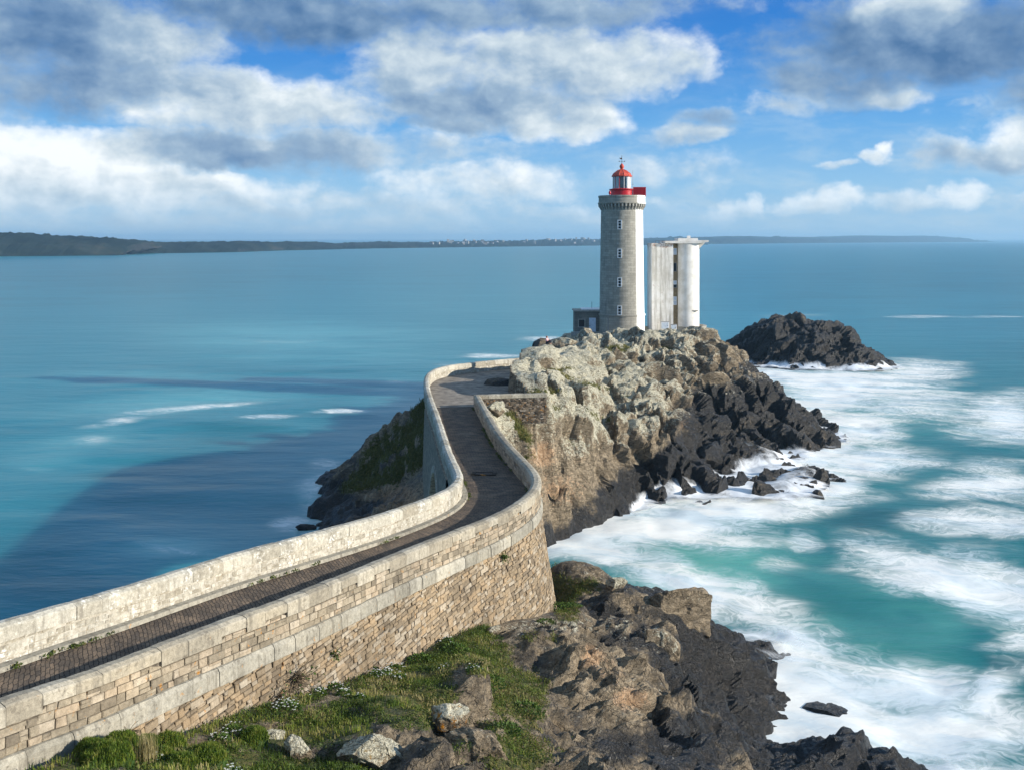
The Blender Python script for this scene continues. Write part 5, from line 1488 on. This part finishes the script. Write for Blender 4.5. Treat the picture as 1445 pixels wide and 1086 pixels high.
ix = pick(ISL_P, ISL_N, (ISL_A['grass'] > .5) & (ISL_N[:, 2] > .3), 9000, 8)
rb = .5 + .5 * fbm(ISL_P[ix] * .5, 33, 3) - .35 * (ISL_P[ix, 0] < -5)  # left flank blades coloured darker for the shade they stand in
V, q, t3, rv = blades(ISL_P[ix], ISL_N[ix], 6, .14, .34, .022, .16, 9, .8, rb)
me = mesh_np('island_grass', V, [q, t3], False, {'rnd': rv})
tag(new_obj('island_grass', me, M['islandgrass']), 'short salt grass growing between the rocks of the island', 'grass', None, 'stuff')


def leaf_quads(C, D, size, r):
    """small folded leaves at C pointing along D"""
    n = len(C); D = D / (np.linalg.norm(D, axis=1)[:, None] + 1e-9)
    s = np.cross(D, r.normal(size=(n, 3))); s /= np.linalg.norm(s, axis=1)[:, None] + 1e-9
    sz = size * r.uniform(.6, 1.3, n)[:, None]
    V = np.stack([C, C + D * sz * .55 + s * sz * .36, C + D * sz * 1.1, C + D * sz * .55 - s * sz * .36], 1).reshape(-1, 3)
    return V, np.arange(n)[:, None] * 4 + np.arange(4)[None]


def plant(name, label, cat, px, py, Y, rad, hgt, nleaf, lsize, mat, seed, nflow=0, group=None, snap=True, z=None):
    r = np.random.default_rng(seed); c = at_y(px, py, Y)
    if snap: c, _ = ground_near(HD_P, HD_N, c[0], c[1])
    o = thing(name, label, cat, tuple(c), 0, group)
    a = r.uniform(0, 2 * np.pi, nleaf); e = np.arccos(r.uniform(.0, 1, nleaf)); rr = r.uniform(.5, 1, nleaf) ** .5
    d = np.stack([np.sin(e) * np.cos(a), np.sin(e) * np.sin(a), np.cos(e)], 1)
    C = d * rr[:, None] * np.array([rad, rad, hgt]); V, q = leaf_quads(C, d + r.normal(0, .6, (nleaf, 3)), lsize, r)
    me = mesh_np('foliage', V, [q], False, {'rnd': np.repeat(np.clip(r.normal(.5, .22, nleaf), 0, 1), 4)}); new_obj('foliage', me, mat, o)
    if nflow:
        a = r.uniform(0, 2 * np.pi, nflow); k = r.uniform(0, 1, nflow) ** .5
        C = np.stack([np.cos(a) * k * rad * 1.05, np.sin(a) * k * rad * 1.05, hgt * np.sqrt(np.maximum(0, 1 - k * k * .8)) * 1.1 + r.uniform(0, .1, nflow)], 1)
        Vs, qs, b = [], [], 0
        for pt in range(4):
            an = r.uniform(0, .6, nflow) + pt * np.pi / 2
            D = np.stack([np.cos(an), np.sin(an), .25 + 0 * an], 1); V, q = leaf_quads(C, D, .034, r); Vs.append(V); qs.append(q + b); b += len(V)
        V = np.vstack(Vs); me = mesh_np('blossom', V, [np.vstack(qs)], False, {'rnd': r.random(len(V))}); new_obj('blossom', me, M['petal'], o)
    return o


FL = [(403, 1001, 28.7, .42, 60), (447, 988, 31, .3, 40), (470, 980, 32, .26, 30), (486, 990, 31.2, .24, 24), (539, 971, 33.8, .36, 50), (556, 958, 35.3, .4, 55), (562, 978, 33.4, .22, 22), (507, 996, 30.8, .2, 16),
      (632, 909, 40, .3, 26), (629, 967, 34.5, .22, 18), (669, 984, 33.8, .3, 22), (526, 961, 34.6, .24, 18), (325, 1018, 26.6, .3, 26), (309, 1029, 25.8, .26, 20), (328, 1082, 23.2, .26, 26), (219, 1074, 22.9, .16, 14)]
FLL = ['largest white flowered clump near the pair of pale boulders', 'white flowered clump at the wall foot, above the pair of pale boulders', 'small white flowered clump at the wall foot below the dry shrub', 'sparse white flowered clump in the open grass right of the pale boulders', 'bushy white flowered clump on the middle of the bank under the wall', 'bright white flowered clump against the wall, at the middle of the bank',
       'small white flowered clump on the path edge below the bushy clump', 'tiny white flowered clump on the bare path right of the boulders', 'white flowered clump highest on the bank beneath the bend', 'small white flowered clump above the orange capped boulder', 'sparse white flowered clump on the leafy slope right of the orange capped boulder', 'thin white flowered clump close to the wall above the open grass',
       'white flowered clump at the wall foot beside the brown path', 'small white flowered clump in front of the string course, left along the path', 'white flowered clump at the bottom edge of the picture, right of the straw tuft', 'tiny white flowers right beside the straw coloured tuft']
for k, ((px, py, Y, rad, nf), lb) in enumerate(zip(FL, FLL)):
    plant('flower_clump', lb, 'flowers', px, py, Y, rad, rad * .6, int(220 * rad / .3), .075, M['leaf'], 60 + k, int(nf * .7), 'white flower clumps on the bank')
CU = [(30, 1064, 21.5, .45), (128, 1056, 22.6, .38), (165, 1052, 23.2, .5), (205, 1046, 24.2, .3), (238, 1040, 24.6, .42), (150, 1082, 22, .6), (290, 1064, 24, .5), (255, 1078, 22.8, .35), (228, 1066, 23.2, .3), (355, 1030, 26.5, .4)]
CUL = ['mossy green cushion plant at the left edge of the picture', 'small mossy cushion plant under the first string course stones', 'mossy green cushion plant below the string course, left of the straw tuft', 'small round cushion plant at the wall foot above the straw tuft', 'green cushion plant at the wall foot beside the brown path', 'wide mossy cushion plant at the bottom edge, left of the straw tuft',
       'tall bright cushion plant on the path side right of the straw tuft', 'low cushion plant at the bottom edge right of the straw tuft', 'small dull cushion plant touching the straw tuft', 'round cushion plant at the wall foot left of the pale boulders']
for k, ((px, py, Y, rad), lb) in enumerate(zip(CU, CUL)):
    c, _ = ground_near(HD_P, HD_N, *at_y(px, py, Y)[:2]); r = np.random.default_rng(90 + k)
    o = thing('cushion_plant', lb, 'cushion plant', tuple(c), 0, 'mossy cushion plants along the wall')
    n = int(1500 * rad / .4); a = r.uniform(0, 2 * np.pi, n); kk = r.uniform(0, 1, n) ** .5
    B = np.stack([np.cos(a) * kk * rad, np.sin(a) * kk * rad, rad * .75 * np.sqrt(1 - kk ** 2 * .95)], 1)
    B += B * .12 * fbm(B * 6 + k * 9, 3, 2)[:, None]
    V, q, t3, rv = blades(B - [0, 0, .03], None, 1, .05, .11, .008, .012, 70 + k, .8, .45 + .3 * fbm(B * 7 + k, 4, 2))
    me = mesh_np('foliage', V, [q, t3], False, {'rnd': rv}); new_obj('foliage', me, M['grass'], o)
    m = MB(); m.lathe([(rad * math.cos(x), rad * .7 * math.sin(x) - .06) for x in np.linspace(-.2, 1.5, 9)], 18, cap=False); me = m.build('cushion', M['leaf'], o).data
    at = me.attributes.new('rnd', 'FLOAT', 'POINT'); at.data.foreach_set('value', np.full(len(me.vertices), .2, np.float32))
# straw tuft and dry shrubs
c, _ = ground_near(HD_P, HD_N, *at_y(204, 1076, 22.8)[:2])
o = thing('straw_tuft', 'upright straw coloured dead grass tuft at the bottom edge', 'grass tuft', tuple(c))
V, q, t3, rv = blades(np.zeros((60, 3)), None, 6, .35, .8, .006, .1, 77, .35, np.full(60, .6)); me = mesh_np('stems', V, [q, t3], False, {'rnd': rv}); new_obj('stems', me, M['drygrass'], o)
def shrub(label, s_, z_, rad, n, seed, leafy=0, droop=.4, name='dry_shrub', cat='shrub'):
    c = RP.at(s_, float(r_off(s_, z_)) + .02, z_); nn = nrm_at(RP, s_); r = np.random.default_rng(seed)
    o = thing(name, label, cat, tuple(c)); m = MB()
    if not leafy or leafy < 900:
        V, F4 = [], []
        for k in range(n):
            p = Vector((0, 0, 0)); d = Vector(nn) * r.uniform(.3, 1) + Vector((r.normal(0, .6), r.normal(0, .6), r.uniform(-.9, .9)))
            for j in range(4):
                q_ = p + d.normalized() * rad * r.uniform(.2, .4); m.tube(p, q_, .012 - .002 * j, .010 - .002 * j, 3); p = q_; d = d + Vector((r.normal(0, .5), r.normal(0, .5), r.normal(-droop * .3, .5)))
        ob = m.build('twigs', M['twig'], o); at = ob.data.attributes.new('rnd', 'FLOAT', 'POINT'); at.data.foreach_set('value', r.random(len(ob.data.vertices)).astype(np.float32))
    if leafy:
        C = r.normal(0, 1, (leafy, 3)) * rad * .4 + nn * rad * .25; D = r.normal(0, 1, (leafy, 3)) + nn
        V, q = leaf_quads(C, D, .09, r); me = mesh_np('foliage', V, [q], False, {'rnd': np.repeat(np.clip(r.normal(.5, .2, leafy), 0, 1), 4)}); new_obj('foliage', me, M['leaf'], o)
def s_at(px, py):
    i, j = np.unravel_index(np.argmin((_PX - px) ** 2 + (_PY - py) ** 2), _PX.shape); return _ss[i], _zz[j]
shrub('dry brown twiggy shrub hanging from the lower part of the retaining wall', *s_at(413, 956), .75, 90, 5, 60)
shrub('dead bush at the foot of the wall, below the twiggy shrub', *s_at(392, 982), .5, 60, 6, 30)
shrub('pale dead bush at the wall foot beneath the string course', *s_at(178, 1036), .45, 70, 7, 0)
shrub('bright green plant sprouting under the string course near the bend', *s_at(708, 784), .22, 8, 8, 140, name='wall_plant', cat='plant')
shrub('small dark plant growing from a joint in the middle of the wall', *s_at(470, 922), .2, 10, 9, 60, name='wall_plant', cat='plant')
shrub('tiny weed in a joint low on the wall above the flowers', *s_at(527, 945), .14, 6, 10, 40, name='wall_plant', cat='plant')
for k, (px, py, Y, rad, lb) in enumerate([(790, 822, 52, .9, 'leafy green plants spilling down beside the end of the battered wall'), (806, 838, 52, .7, 'low pale green plants on the rock right of the wall end'), (770, 880, 47, .5, 'low green plants under the corner of the wall'), (590, 930, 37.5, .5, 'dense dark green plant on the upper bank against the wall'),
                                   (640, 925, 39, .6, 'tall grassy plant on the bank below the bend'), (690, 970, 35, .6, 'leafy green plant on the slope above the orange capped boulder'), (740, 1000, 34, .7, 'low leafy plant at the right end of the grassy slope'), (710, 1030, 31.5, .6, 'low leafy plant on the slope beside the bare brown boulder'), (300, 1045, 24.6, .35, 'leafy plant left of the pale boulders')]):
    plant('leafy_plant', lb, 'plant', px, py, Y, rad, rad * .45, int(700 * rad), .085, M['leaf'], 120 + k)

lm = gm & ((px_ > 600) | (fbm(HD_P * .8, 61, 3) > .05))
ix = pick(HD_P, HD_N, lm, 9000, 15); rgc = np.random.default_rng(16); k_n = 9
C = np.repeat(HD_P[ix], k_n, 0) + rgc.normal(0, .085, (len(ix) * k_n, 3)) * [1, 1, .45] + [0, 0, .05]; Dv = rgc.normal(0, .7, (len(C), 3)) + [.2, -.1, 1]
V, q = leaf_quads(C, Dv, .055, rgc); rbc = np.clip(np.repeat(.42 + .5 * fbm(HD_P[ix] * 1.2, 62, 3) + .25 * sstep(640, 780, proj(HD_P[ix])[0]), k_n) + rgc.normal(0, .16, len(C)), 0, 1)
me = mesh_np('ground_cover', V, [q], False, {'rnd': np.repeat(rbc, 4)})
tag(new_obj('ground_cover', me, M['cover']), 'low leafy ground cover spreading over the slope of the headland', 'ground cover', None, 'stuff')

# weeds along the foot of the parapets
rw_ = np.random.default_rng(44); Cs = []
for s_ in rw_.uniform(24, RP.L - .5, 330):
    if fbm(np.array([[s_ * .45, 0, 0]]), 71, 2)[0] > -.15: Cs.append(RP.at(s_, -.06 - abs(rw_.normal(0, .05)), zroad(s_) + .02))
for s_ in rw_.uniform(S_NEAR, LP.s_near(-4.05, 60), 200):
    if fbm(np.array([[s_ * .4, 5, 0]]), 72, 2)[0] > .05: Cs.append(LP.at(s_, LW_IN + .33 + abs(rw_.normal(0, .04)), zl(s_) + .01))
Cs = np.repeat(np.array(Cs), 14, 0) + rw_.normal(0, .05, (len(Cs) * 14, 3)) * [1, 1, .5]
V, q = leaf_quads(Cs, rw_.normal(0, .6, (len(Cs), 3)) + [0, 0, .8], .06, rw_); me = mesh_np('wall_foot_weeds', V, [q], False, {'rnd': np.repeat(np.clip(rw_.normal(.4, .25, len(Cs)), 0, 1), 4)})
tag(new_obj('wall_foot_weeds', me, M['cover']), 'small green weeds growing along the foot of the causeway parapets', 'weeds', None, 'stuff')

# ================================================================ seated person
def skin_mesh(name, verts, edges, radii, mat, parent, root=0, sub=2):
    me = bpy.data.meshes.new(name); me.from_pydata(verts, edges, []); me.update()
    o = new_obj(name, me, mat, parent)
    md = o.modifiers.new('skin', 'SKIN'); md.use_smooth_shade = True
    if not me.skin_vertices: me.skin_vertices.new()
    for v, r in zip(me.skin_vertices[0].data, radii): v.radius = (r, r)
    me.skin_vertices[0].data[root].use_root = True
    o.modifiers.new('sub', 'SUBSURF').render_levels = sub
    return o
def cloth(name, c, rough=.85):
    t = NT(name); pos = t.n('ShaderNodeTexCoord').outputs['Object']
    n = t.noise(pos, 9, 4); return t.out(t.ramp(n, [(.3, tuple(x * .75 for x in c)), (.7, c)]), rough, t.bump(n, .3, .02))
M['skin'] = cloth('skin', (.55, .34, .25), .6); M['pink'] = cloth('pink_cotton', (.72, .42, .42)); M['denim'] = cloth('dark_trousers', (.03, .035, .05)); M['hair'] = cloth('auburn_hair', (.22, .075, .03))
cand = []
for Yc in np.arange(100, 111, .5):
    x_ = (772 - CX) / FOC * Yc; m_ = np.hypot(ISL_P[:, 0] - x_, ISL_P[:, 1] - Yc) < .35
    if m_.any(): q_ = ISL_P[m_]; q_ = q_[np.argmax(q_[:, 2])]; cand.append((proj(q_)[1], tuple(q_)))
pc = np.array(min(cand)[1]) + [0, .1, -.02]
pr = thing('person', 'person in a pink top sitting on the rocks with knees drawn up', 'person', tuple(pc), math.radians(-25))
BV = [(0, 0, .12), (-.03, 0, .32), (-.05, 0, .50), (-.03, 0, .60), (0, 0, .68), (.02, 0, .80)]; BE = [(0, 1), (1, 2), (2, 3), (3, 4), (4, 5)]; BR = [.13, .12, .13, .06, .085, .08]
for s_ in (-1, 1):
    b = len(BV); BV += [(.03, s_ * .1, .12), (.38, s_ * .12, .38), (.36, s_ * .11, .02), (.48, s_ * .11, -.03)]; BE += [(0, b), (b, b + 1), (b + 1, b + 2), (b + 2, b + 3)]; BR += [.095, .065, .045, .035]
    b = len(BV); BV += [(-.04, s_ * .19, .53), (.08, s_ * .23, .32), (.3, s_ * .12, .37), (.36, s_ * .09, .37)]; BE += [(2, b), (b, b + 1), (b + 1, b + 2), (b + 2, b + 3)]; BR += [.055, .042, .03, .032]
    h = b + 3
    for k, (dx, dy, dz, ln) in enumerate([(.9, -.3, -.3, .07), (1, -.1, -.35, .08), (1, .08, -.35, .075), (.9, .25, -.3, .06), (.4, -.8, .2, .05)]):
        q0 = len(BV); p = BV[h]; BV += [(p[0] + dx * ln * .55, p[1] + s_ * dy * ln * .55, p[2] + dz * ln * .4), (p[0] + dx * ln, p[1] + s_ * dy * ln, p[2] + dz * ln)]; BE += [(h, q0), (q0, q0 + 1)]; BR += [.010, .008]
b = len(BV); BV += [(.10, 0, .745)]; BE += [(4, b)]; BR += [.03]
skin_mesh('body', BV, BE, BR, M['skin'], pr)
SV = [(0, 0, .14), (-.03, 0, .32), (-.05, 0, .50), (-.03, 0, .575)]; SE = [(0, 1), (1, 2), (2, 3)]; SR = [.15, .14, .15, .085]
for s_ in (-1, 1):
    b = len(SV); SV += [(-.04, s_ * .19, .53), (.07, s_ * .228, .33), (.2, s_ * .17, .35)]; SE += [(2, b), (b, b + 1), (b + 1, b + 2)]; SR += [.072, .058, .05]
skin_mesh('pink_top', SV, SE, SR, M['pink'], pr)
TV, TE, TR = [(0, 0, .1)], [], [.145]
for s_ in (-1, 1):
    b = len(TV); TV += [(.04, s_ * .1, .12), (.385, s_ * .12, .385), (.365, s_ * .11, .07)]; TE += [(0, b), (b, b + 1), (b + 1, b + 2)]; TR += [.11, .08, .06]
skin_mesh('trousers', TV, TE, TR, M['denim'], pr)
skin_mesh('hair', [(-.03, 0, .80), (-.05, 0, .72), (-.07, 0, .60)], [(0, 1), (1, 2)], [.105, .09, .05], M['hair'], pr)

# ================================================================ surf thrown up on the rocks
def surf(name, label, hf, bx, step, seed, zmax, cond):
    xs = np.arange(bx[0], bx[1], step); ys_ = np.arange(bx[2], bx[3], step); X, Y = np.meshgrid(xs, ys_); H = hf(X, Y)
    P = np.stack([X, Y, np.maximum(H, 0)], -1).reshape(-1, 3); h = H.ravel()
    k = fbm(P * np.array([.14, .14, 0]) + 3, seed, 3)
    P[:, 2] += .22 + .45 * np.maximum(0, k) + .3 * fbm(P * np.array([.5, .5, 0]), seed + 4, 3)
    a = sstep(-2.6, -.3, h) * sstep(zmax * (1 + .8 * k), 0, h) * cond(P) * sstep(-.55, .3, k)
    Fq = grid_faces(len(ys_), len(xs)); keep = a[Fq].max(1) > .02; Fq = Fq[keep]; us = np.unique(Fq); mp = np.full(len(P), -1); mp[us] = np.arange(len(us))
    me = mesh_np(name, P[us], mp[Fq], True, {'cover': a[us]}); tag(new_obj(name, me, M['surf']), label, 'surf', None, 'stuff')
t = NT('blurred_surf'); pos = t.n('ShaderNodeNewGeometry').outputs['Position']; cv = t.attr('cover').outputs['Fac']
n = t.noise(pos, .5, 7, .62, 1.0); n2 = t.noise(pos, 2.2, 5, .6)
al = t.math('MULTIPLY', t.rng(t.math('ADD', cv, t.math('ADD', t.math('MULTIPLY', t.math('SUBTRACT', n, .5), 1.5), t.math('MULTIPLY', t.math('SUBTRACT', n2, .5), .4))), .25, 1.1), t.rng(cv, .02, .35, 0, .9))
df = t.n('ShaderNodeBsdfDiffuse'); df.inputs[0].default_value = (.84, .86, .87, 1); tr = t.n('ShaderNodeBsdfTransparent')
mx = t.n('ShaderNodeMixShader'); t.set(mx.inputs[0], al); t.set(mx.inputs[1], tr); t.set(mx.inputs[2], df); o = t.n('ShaderNodeOutputMaterial'); t.set(o.inputs[0], mx); M['surf'] = t.m
surf('island_surf', 'white blurred surf washing up the seaward rocks of the lighthouse island', lambda x, y: ISL(x, y), (2, 46, 76, 150), .35, 51, 1.5, lambda P: sstep(4, 9, P[:, 0]))
surf('headland_surf', 'white blurred surf washing up the black cliffs of the near headland', lambda x, y: HEAD(x, y), (4, 33, 36, 66), .3, 52, 1.2, lambda P: sstep(4, 9, P[:, 0]))
surf('sea_rock_surf', 'white blurred surf at the foot of the lone sea rock', lambda x, y: STACK(x, y), (40, 82, 184, 204), .5, 53, 1.3, lambda P: 1 + 0 * P[:, 0])
# ================================================================ sky with broken cumulus
w = bpy.data.worlds.new('World'); SC.world = w; w.use_nodes = True
t = NT('World', w)
SUN_EL = 18.5
sk = t.n('ShaderNodeTexSky', sky_type='NISHITA'); sk.sun_disc = False; sk.sun_elevation = math.radians(SUN_EL); sk.sun_rotation = math.atan2(.970, -.242)
sk.dust_density = .15; sk.ozone_density = 3.0; sk.air_density = 1.0
d = t.n('ShaderNodeTexCoord').outputs['Generated']
sp = t.n('ShaderNodeSeparateXYZ', {0: d}).outputs
az = t.math('ARCTAN2', sp[0], sp[1]); el = t.math('ARCSINE', sp[2])
U0 = t.n('ShaderNodeCombineXYZ', {0: t.math('MULTIPLY', az, 14.0), 1: t.math('MULTIPLY', el, 14.0)}).outputs[0]
def ang(px, py):
    a = math.atan((px - CX) / FOC); return a * 14, math.atan((HY - py) / FOC * math.cos(a)) * 14
wn = t.vm('SUBTRACT', t.noise(U0, .95, 5, .55, 0, True), (.5, .5, .5))
U = t.vm('MULTIPLY_ADD', wn, (1.3, .8, 0), U0)
Un = t.vm('MULTIPLY_ADD', wn, (.35, .35, 0), t.vm('MULTIPLY', U0, (1, 1.45, 1)))
# px, py, rx, ry, tone (0 grey base .. 1 sunlit), weight
CL = [(50, 30, 200, 66, .18, 1), (60, 120, 120, 34, .26, .8), (215, 58, 85, 46, .80, 1), (180, 112, 150, 32, .34, 1), (440, 15, 230, 40, .16, 1), (720, 8, 260, 30, .36, .9), (300, 140, 130, 44, .74, 1), (250, 165, 60, 22, .8, .8), (440, 150, 90, 40, .74, 1), (310, 205, 160, 28, .36, 1), (440, 212, 120, 26, .46, .9), (500, 165, 60, 26, .7, .8),
      (600, 80, 95, 46, .66, 1), (560, 110, 60, 30, .5, .9), (780, 85, 170, 56, .62, 1), (900, 100, 90, 34, .78, .9), (690, 150, 160, 32, .38, 1), (790, 172, 90, 28, .86, .9), (640, 178, 80, 16, .42, .8), (110, 222, 120, 40, 1.0, 1.1), (40, 262, 150, 34, .86, 1.1), (240, 262, 150, 26, .86, 1), (350, 290, 120, 16, .7, .7),
      (1320, 55, 200, 58, .14, 1), (1200, 110, 110, 36, .34, .9), (1290, 12, 60, 28, .84, .9), (1265, 132, 56, 16, .74, .8), (1110, 150, 50, 16, .6, .6), (970, 190, 64, 15, .6, .75), (1000, 170, 40, 12, .4, .6), (1228, 226, 24, 10, .8, .72), (1238, 214, 14, 12, .95, .72), (1395, 216, 90, 20, .58, .9), (1440, 182, 40, 28, .9, .9), (690, 258, 150, 24, .8, .7),
      (540, 285, 200, 20, .66, .6), (1040, 292, 40, 12, .8, .62), (1160, 288, 55, 15, .8, .68), (1285, 288, 70, 14, .72, .62), (1362, 274, 24, 19, .9, .75), (250, 308, 420, 16, .6, .5), (950, 240, 90, 24, .66, .45), (1430, 285, 40, 14, .7, .55), (1180, 240, 22, 6, .7, .5), (1130, 280, 18, 14, .95, .7), (1195, 284, 22, 14, .9, .7), (1025, 288, 14, 12, .95, .68), (1070, 284, 16, 12, .9, .68), (1380, 140, 26, 8, .6, .5), (-120, 130, 120, 60, .5, 1), (1560, 120, 120, 60, .4, 1), (-80, 250, 120, 40, .9, 1), (830, 300, 200, 18, .7, .45), (620, 215, 160, 24, .6, .5)]
D = S1 = S2 = None
for px, py, rx_, ry_, tone, wt in CL:
    a, b = ang(px, py); ix, iy = 100 / rx_ * .84, 100 / ry_ * .84
    v = t.vm('MULTIPLY_ADD', U, (ix, iy, 0), (-a * ix, -b * iy, 0))
    q2 = t.vm('DOT_PRODUCT', v, v)
    ww = t.math('MAXIMUM', t.math('SUBTRACT', 1.4, q2), 0.0)
    b_ = t.n('ShaderNodeSeparateXYZ', {0: v}).outputs[1]
    tn = t.math('MULTIPLY_ADD', b_, .13, tone)
    w2 = t.math('MULTIPLY', ww, ww)
    D = t.math('MULTIPLY', ww, wt) if D is None else t.math('MAXIMUM', D, t.math('MULTIPLY', ww, wt))
    S1 = t.math('ADD', w2, 2e-2) if S1 is None else t.math('ADD', S1, w2)
    S2 = t.math('MULTIPLY_ADD', w2, tn, .012) if S2 is None else t.math('MULTIPLY_ADD', w2, tn, S2)
tone = t.math('DIVIDE', S2, S1)
n1 = t.noise(Un, 1.2, 9, .56); n1b = t.noise(t.vm('ADD', Un, (.16, .18, 0)), 1.2, 6, .54)
n3 = t.noise(Un, 4.2, 6, .6)
gen = t.noise(t.vm('MULTIPLY', d, (1.6, 1.6, 3.2)), 1.4, 7, .6)
up = t.rng(el, .27, .4)
D = t.math('MAXIMUM', D, t.math('MULTIPLY', t.math('SUBTRACT', gen, .45), t.math('MULTIPLY', up, 6)))
Dn = t.math('ADD', D, t.math('ADD', t.math('MULTIPLY', t.math('SUBTRACT', n1, .5), 1.9), t.math('MULTIPLY', t.math('SUBTRACT', n3, .5), .55)))
alpha = t.rng(Dn, .12, 1.2)
lit = t.math('MULTIPLY', t.math('SUBTRACT', n1, n1b), .95)
edge = t.math('MULTIPLY', t.rng(Dn, .45, 1.25, 1, 0), .16)
tone = t.math('ADD', t.math('ADD', tone, lit), edge)
tone = t.math('ADD', tone, t.math('MULTIPLY', t.math('SUBTRACT', n3, .5), .12))
cc = t.ramp(tone, [(.0, (.055, .13, .265)), (.25, (.13, .22, .355)), (.5, (.245, .34, .45)), (.75, (.45, .525, .58)), (1, (.72, .75, .76))])
clear = t.ramp(t.math('MULTIPLY', el, 1 / .27), [(0, (.26, .42, .58)), (.2, (.19, .385, .60)), (.42, (.085, .285, .58)), (.68, (.018, .17, .50)), (1, (.004, .105, .42))])
veil = t.noise(t.vm('MULTIPLY', U0, (.8, 2.6, 1)), 1.1, 7, .6, .3)
vf = t.math('MULTIPLY', t.rng(veil, .42, .72), t.rng(el, .02, .19, .6, .05))
clear = t.mix(vf, clear, (.38, .49, .59))
clear = t.mix(t.rng(el, .25, .6), t.vm('MULTIPLY', clear, (10, 10, 10)), t.vm('MULTIPLY', sk, (1.3, 1.6, 1.6)))
clear = t.mix(.1, clear, sk)
hz = t.rng(el, 0, .07, .45, 1)
gain = t.math('ADD', 10, t.math('MULTIPLY', up, 5))
col = t.mix(t.math('MULTIPLY', alpha, hz), clear, t.vm('MULTIPLY', cc, t.n('ShaderNodeCombineXYZ', {0: gain, 1: gain, 2: gain})))
bg = t.n('ShaderNodeBackground'); t.set(bg.inputs[0], col); bg.inputs[1].default_value = .1
o = t.n('ShaderNodeOutputWorld'); t.set(o.inputs[0], bg)
w.cycles.sampling_method = 'MANUAL'; w.cycles.sample_map_resolution = 512
# ================================================================ sea air
t = NT('haze'); t.t.nodes.clear()
pv = t.n('ShaderNodeVolumePrincipled'); pv.inputs['Color'].default_value = (.42, .74, 1, 1); pv.inputs['Density'].default_value = .00012; pv.inputs['Anisotropy'].default_value = .2
o = t.n('ShaderNodeOutputMaterial'); t.t.links.new(pv.outputs[0], o.inputs['Volume'])
m = MB(); m.box((0, 6000, 39), (26000, 14000, 86)); hz_ = m.build('haze', t.m)
tag(hz_, 'thin bluish sea haze that fades the far coast', 'haze', None, 'stuff')
# ================================================================ camera, light
cam = bpy.data.cameras.new('camera'); cob = bpy.data.objects.new('camera', cam); COL.objects.link(cob)
cob.location = (0, 0, CAM_H); cob.rotation_euler = (math.pi / 2, 0, 0)
cam.sensor_width = 36; cam.lens = 36 * FOC / 1445; cam.shift_y = -(543 - HY) / 1445
cam.clip_start = .5; cam.clip_end = 60000
SC.camera = cob
SUN_EL = 18.5
sd = Vector((.970, -.242, 0)).normalized() * math.cos(math.radians(SUN_EL)); sd.z = math.sin(math.radians(SUN_EL))
sun = bpy.data.lights.new('sun', 'SUN'); sun.energy = 5.0; sun.angle = math.radians(.53); sun.color = (1, .93, .82)
sob = bpy.data.objects.new('sun', sun); COL.objects.link(sob)
sob.rotation_euler = sd.to_track_quat('Z', 'Y').to_euler(); sob.location = (60, -30, 60)
SC.view_settings.view_transform = 'Standard'; SC.view_settings.look = 'None'
SC.view_settings.exposure = .52; SC.view_settings.gamma = 1
SC.cycles.use_denoising = True
SC.cycles.max_bounces = 6; SC.cycles.diffuse_bounces = 3; SC.cycles.glossy_bounces = 3; SC.cycles.transparent_max_bounces = 12
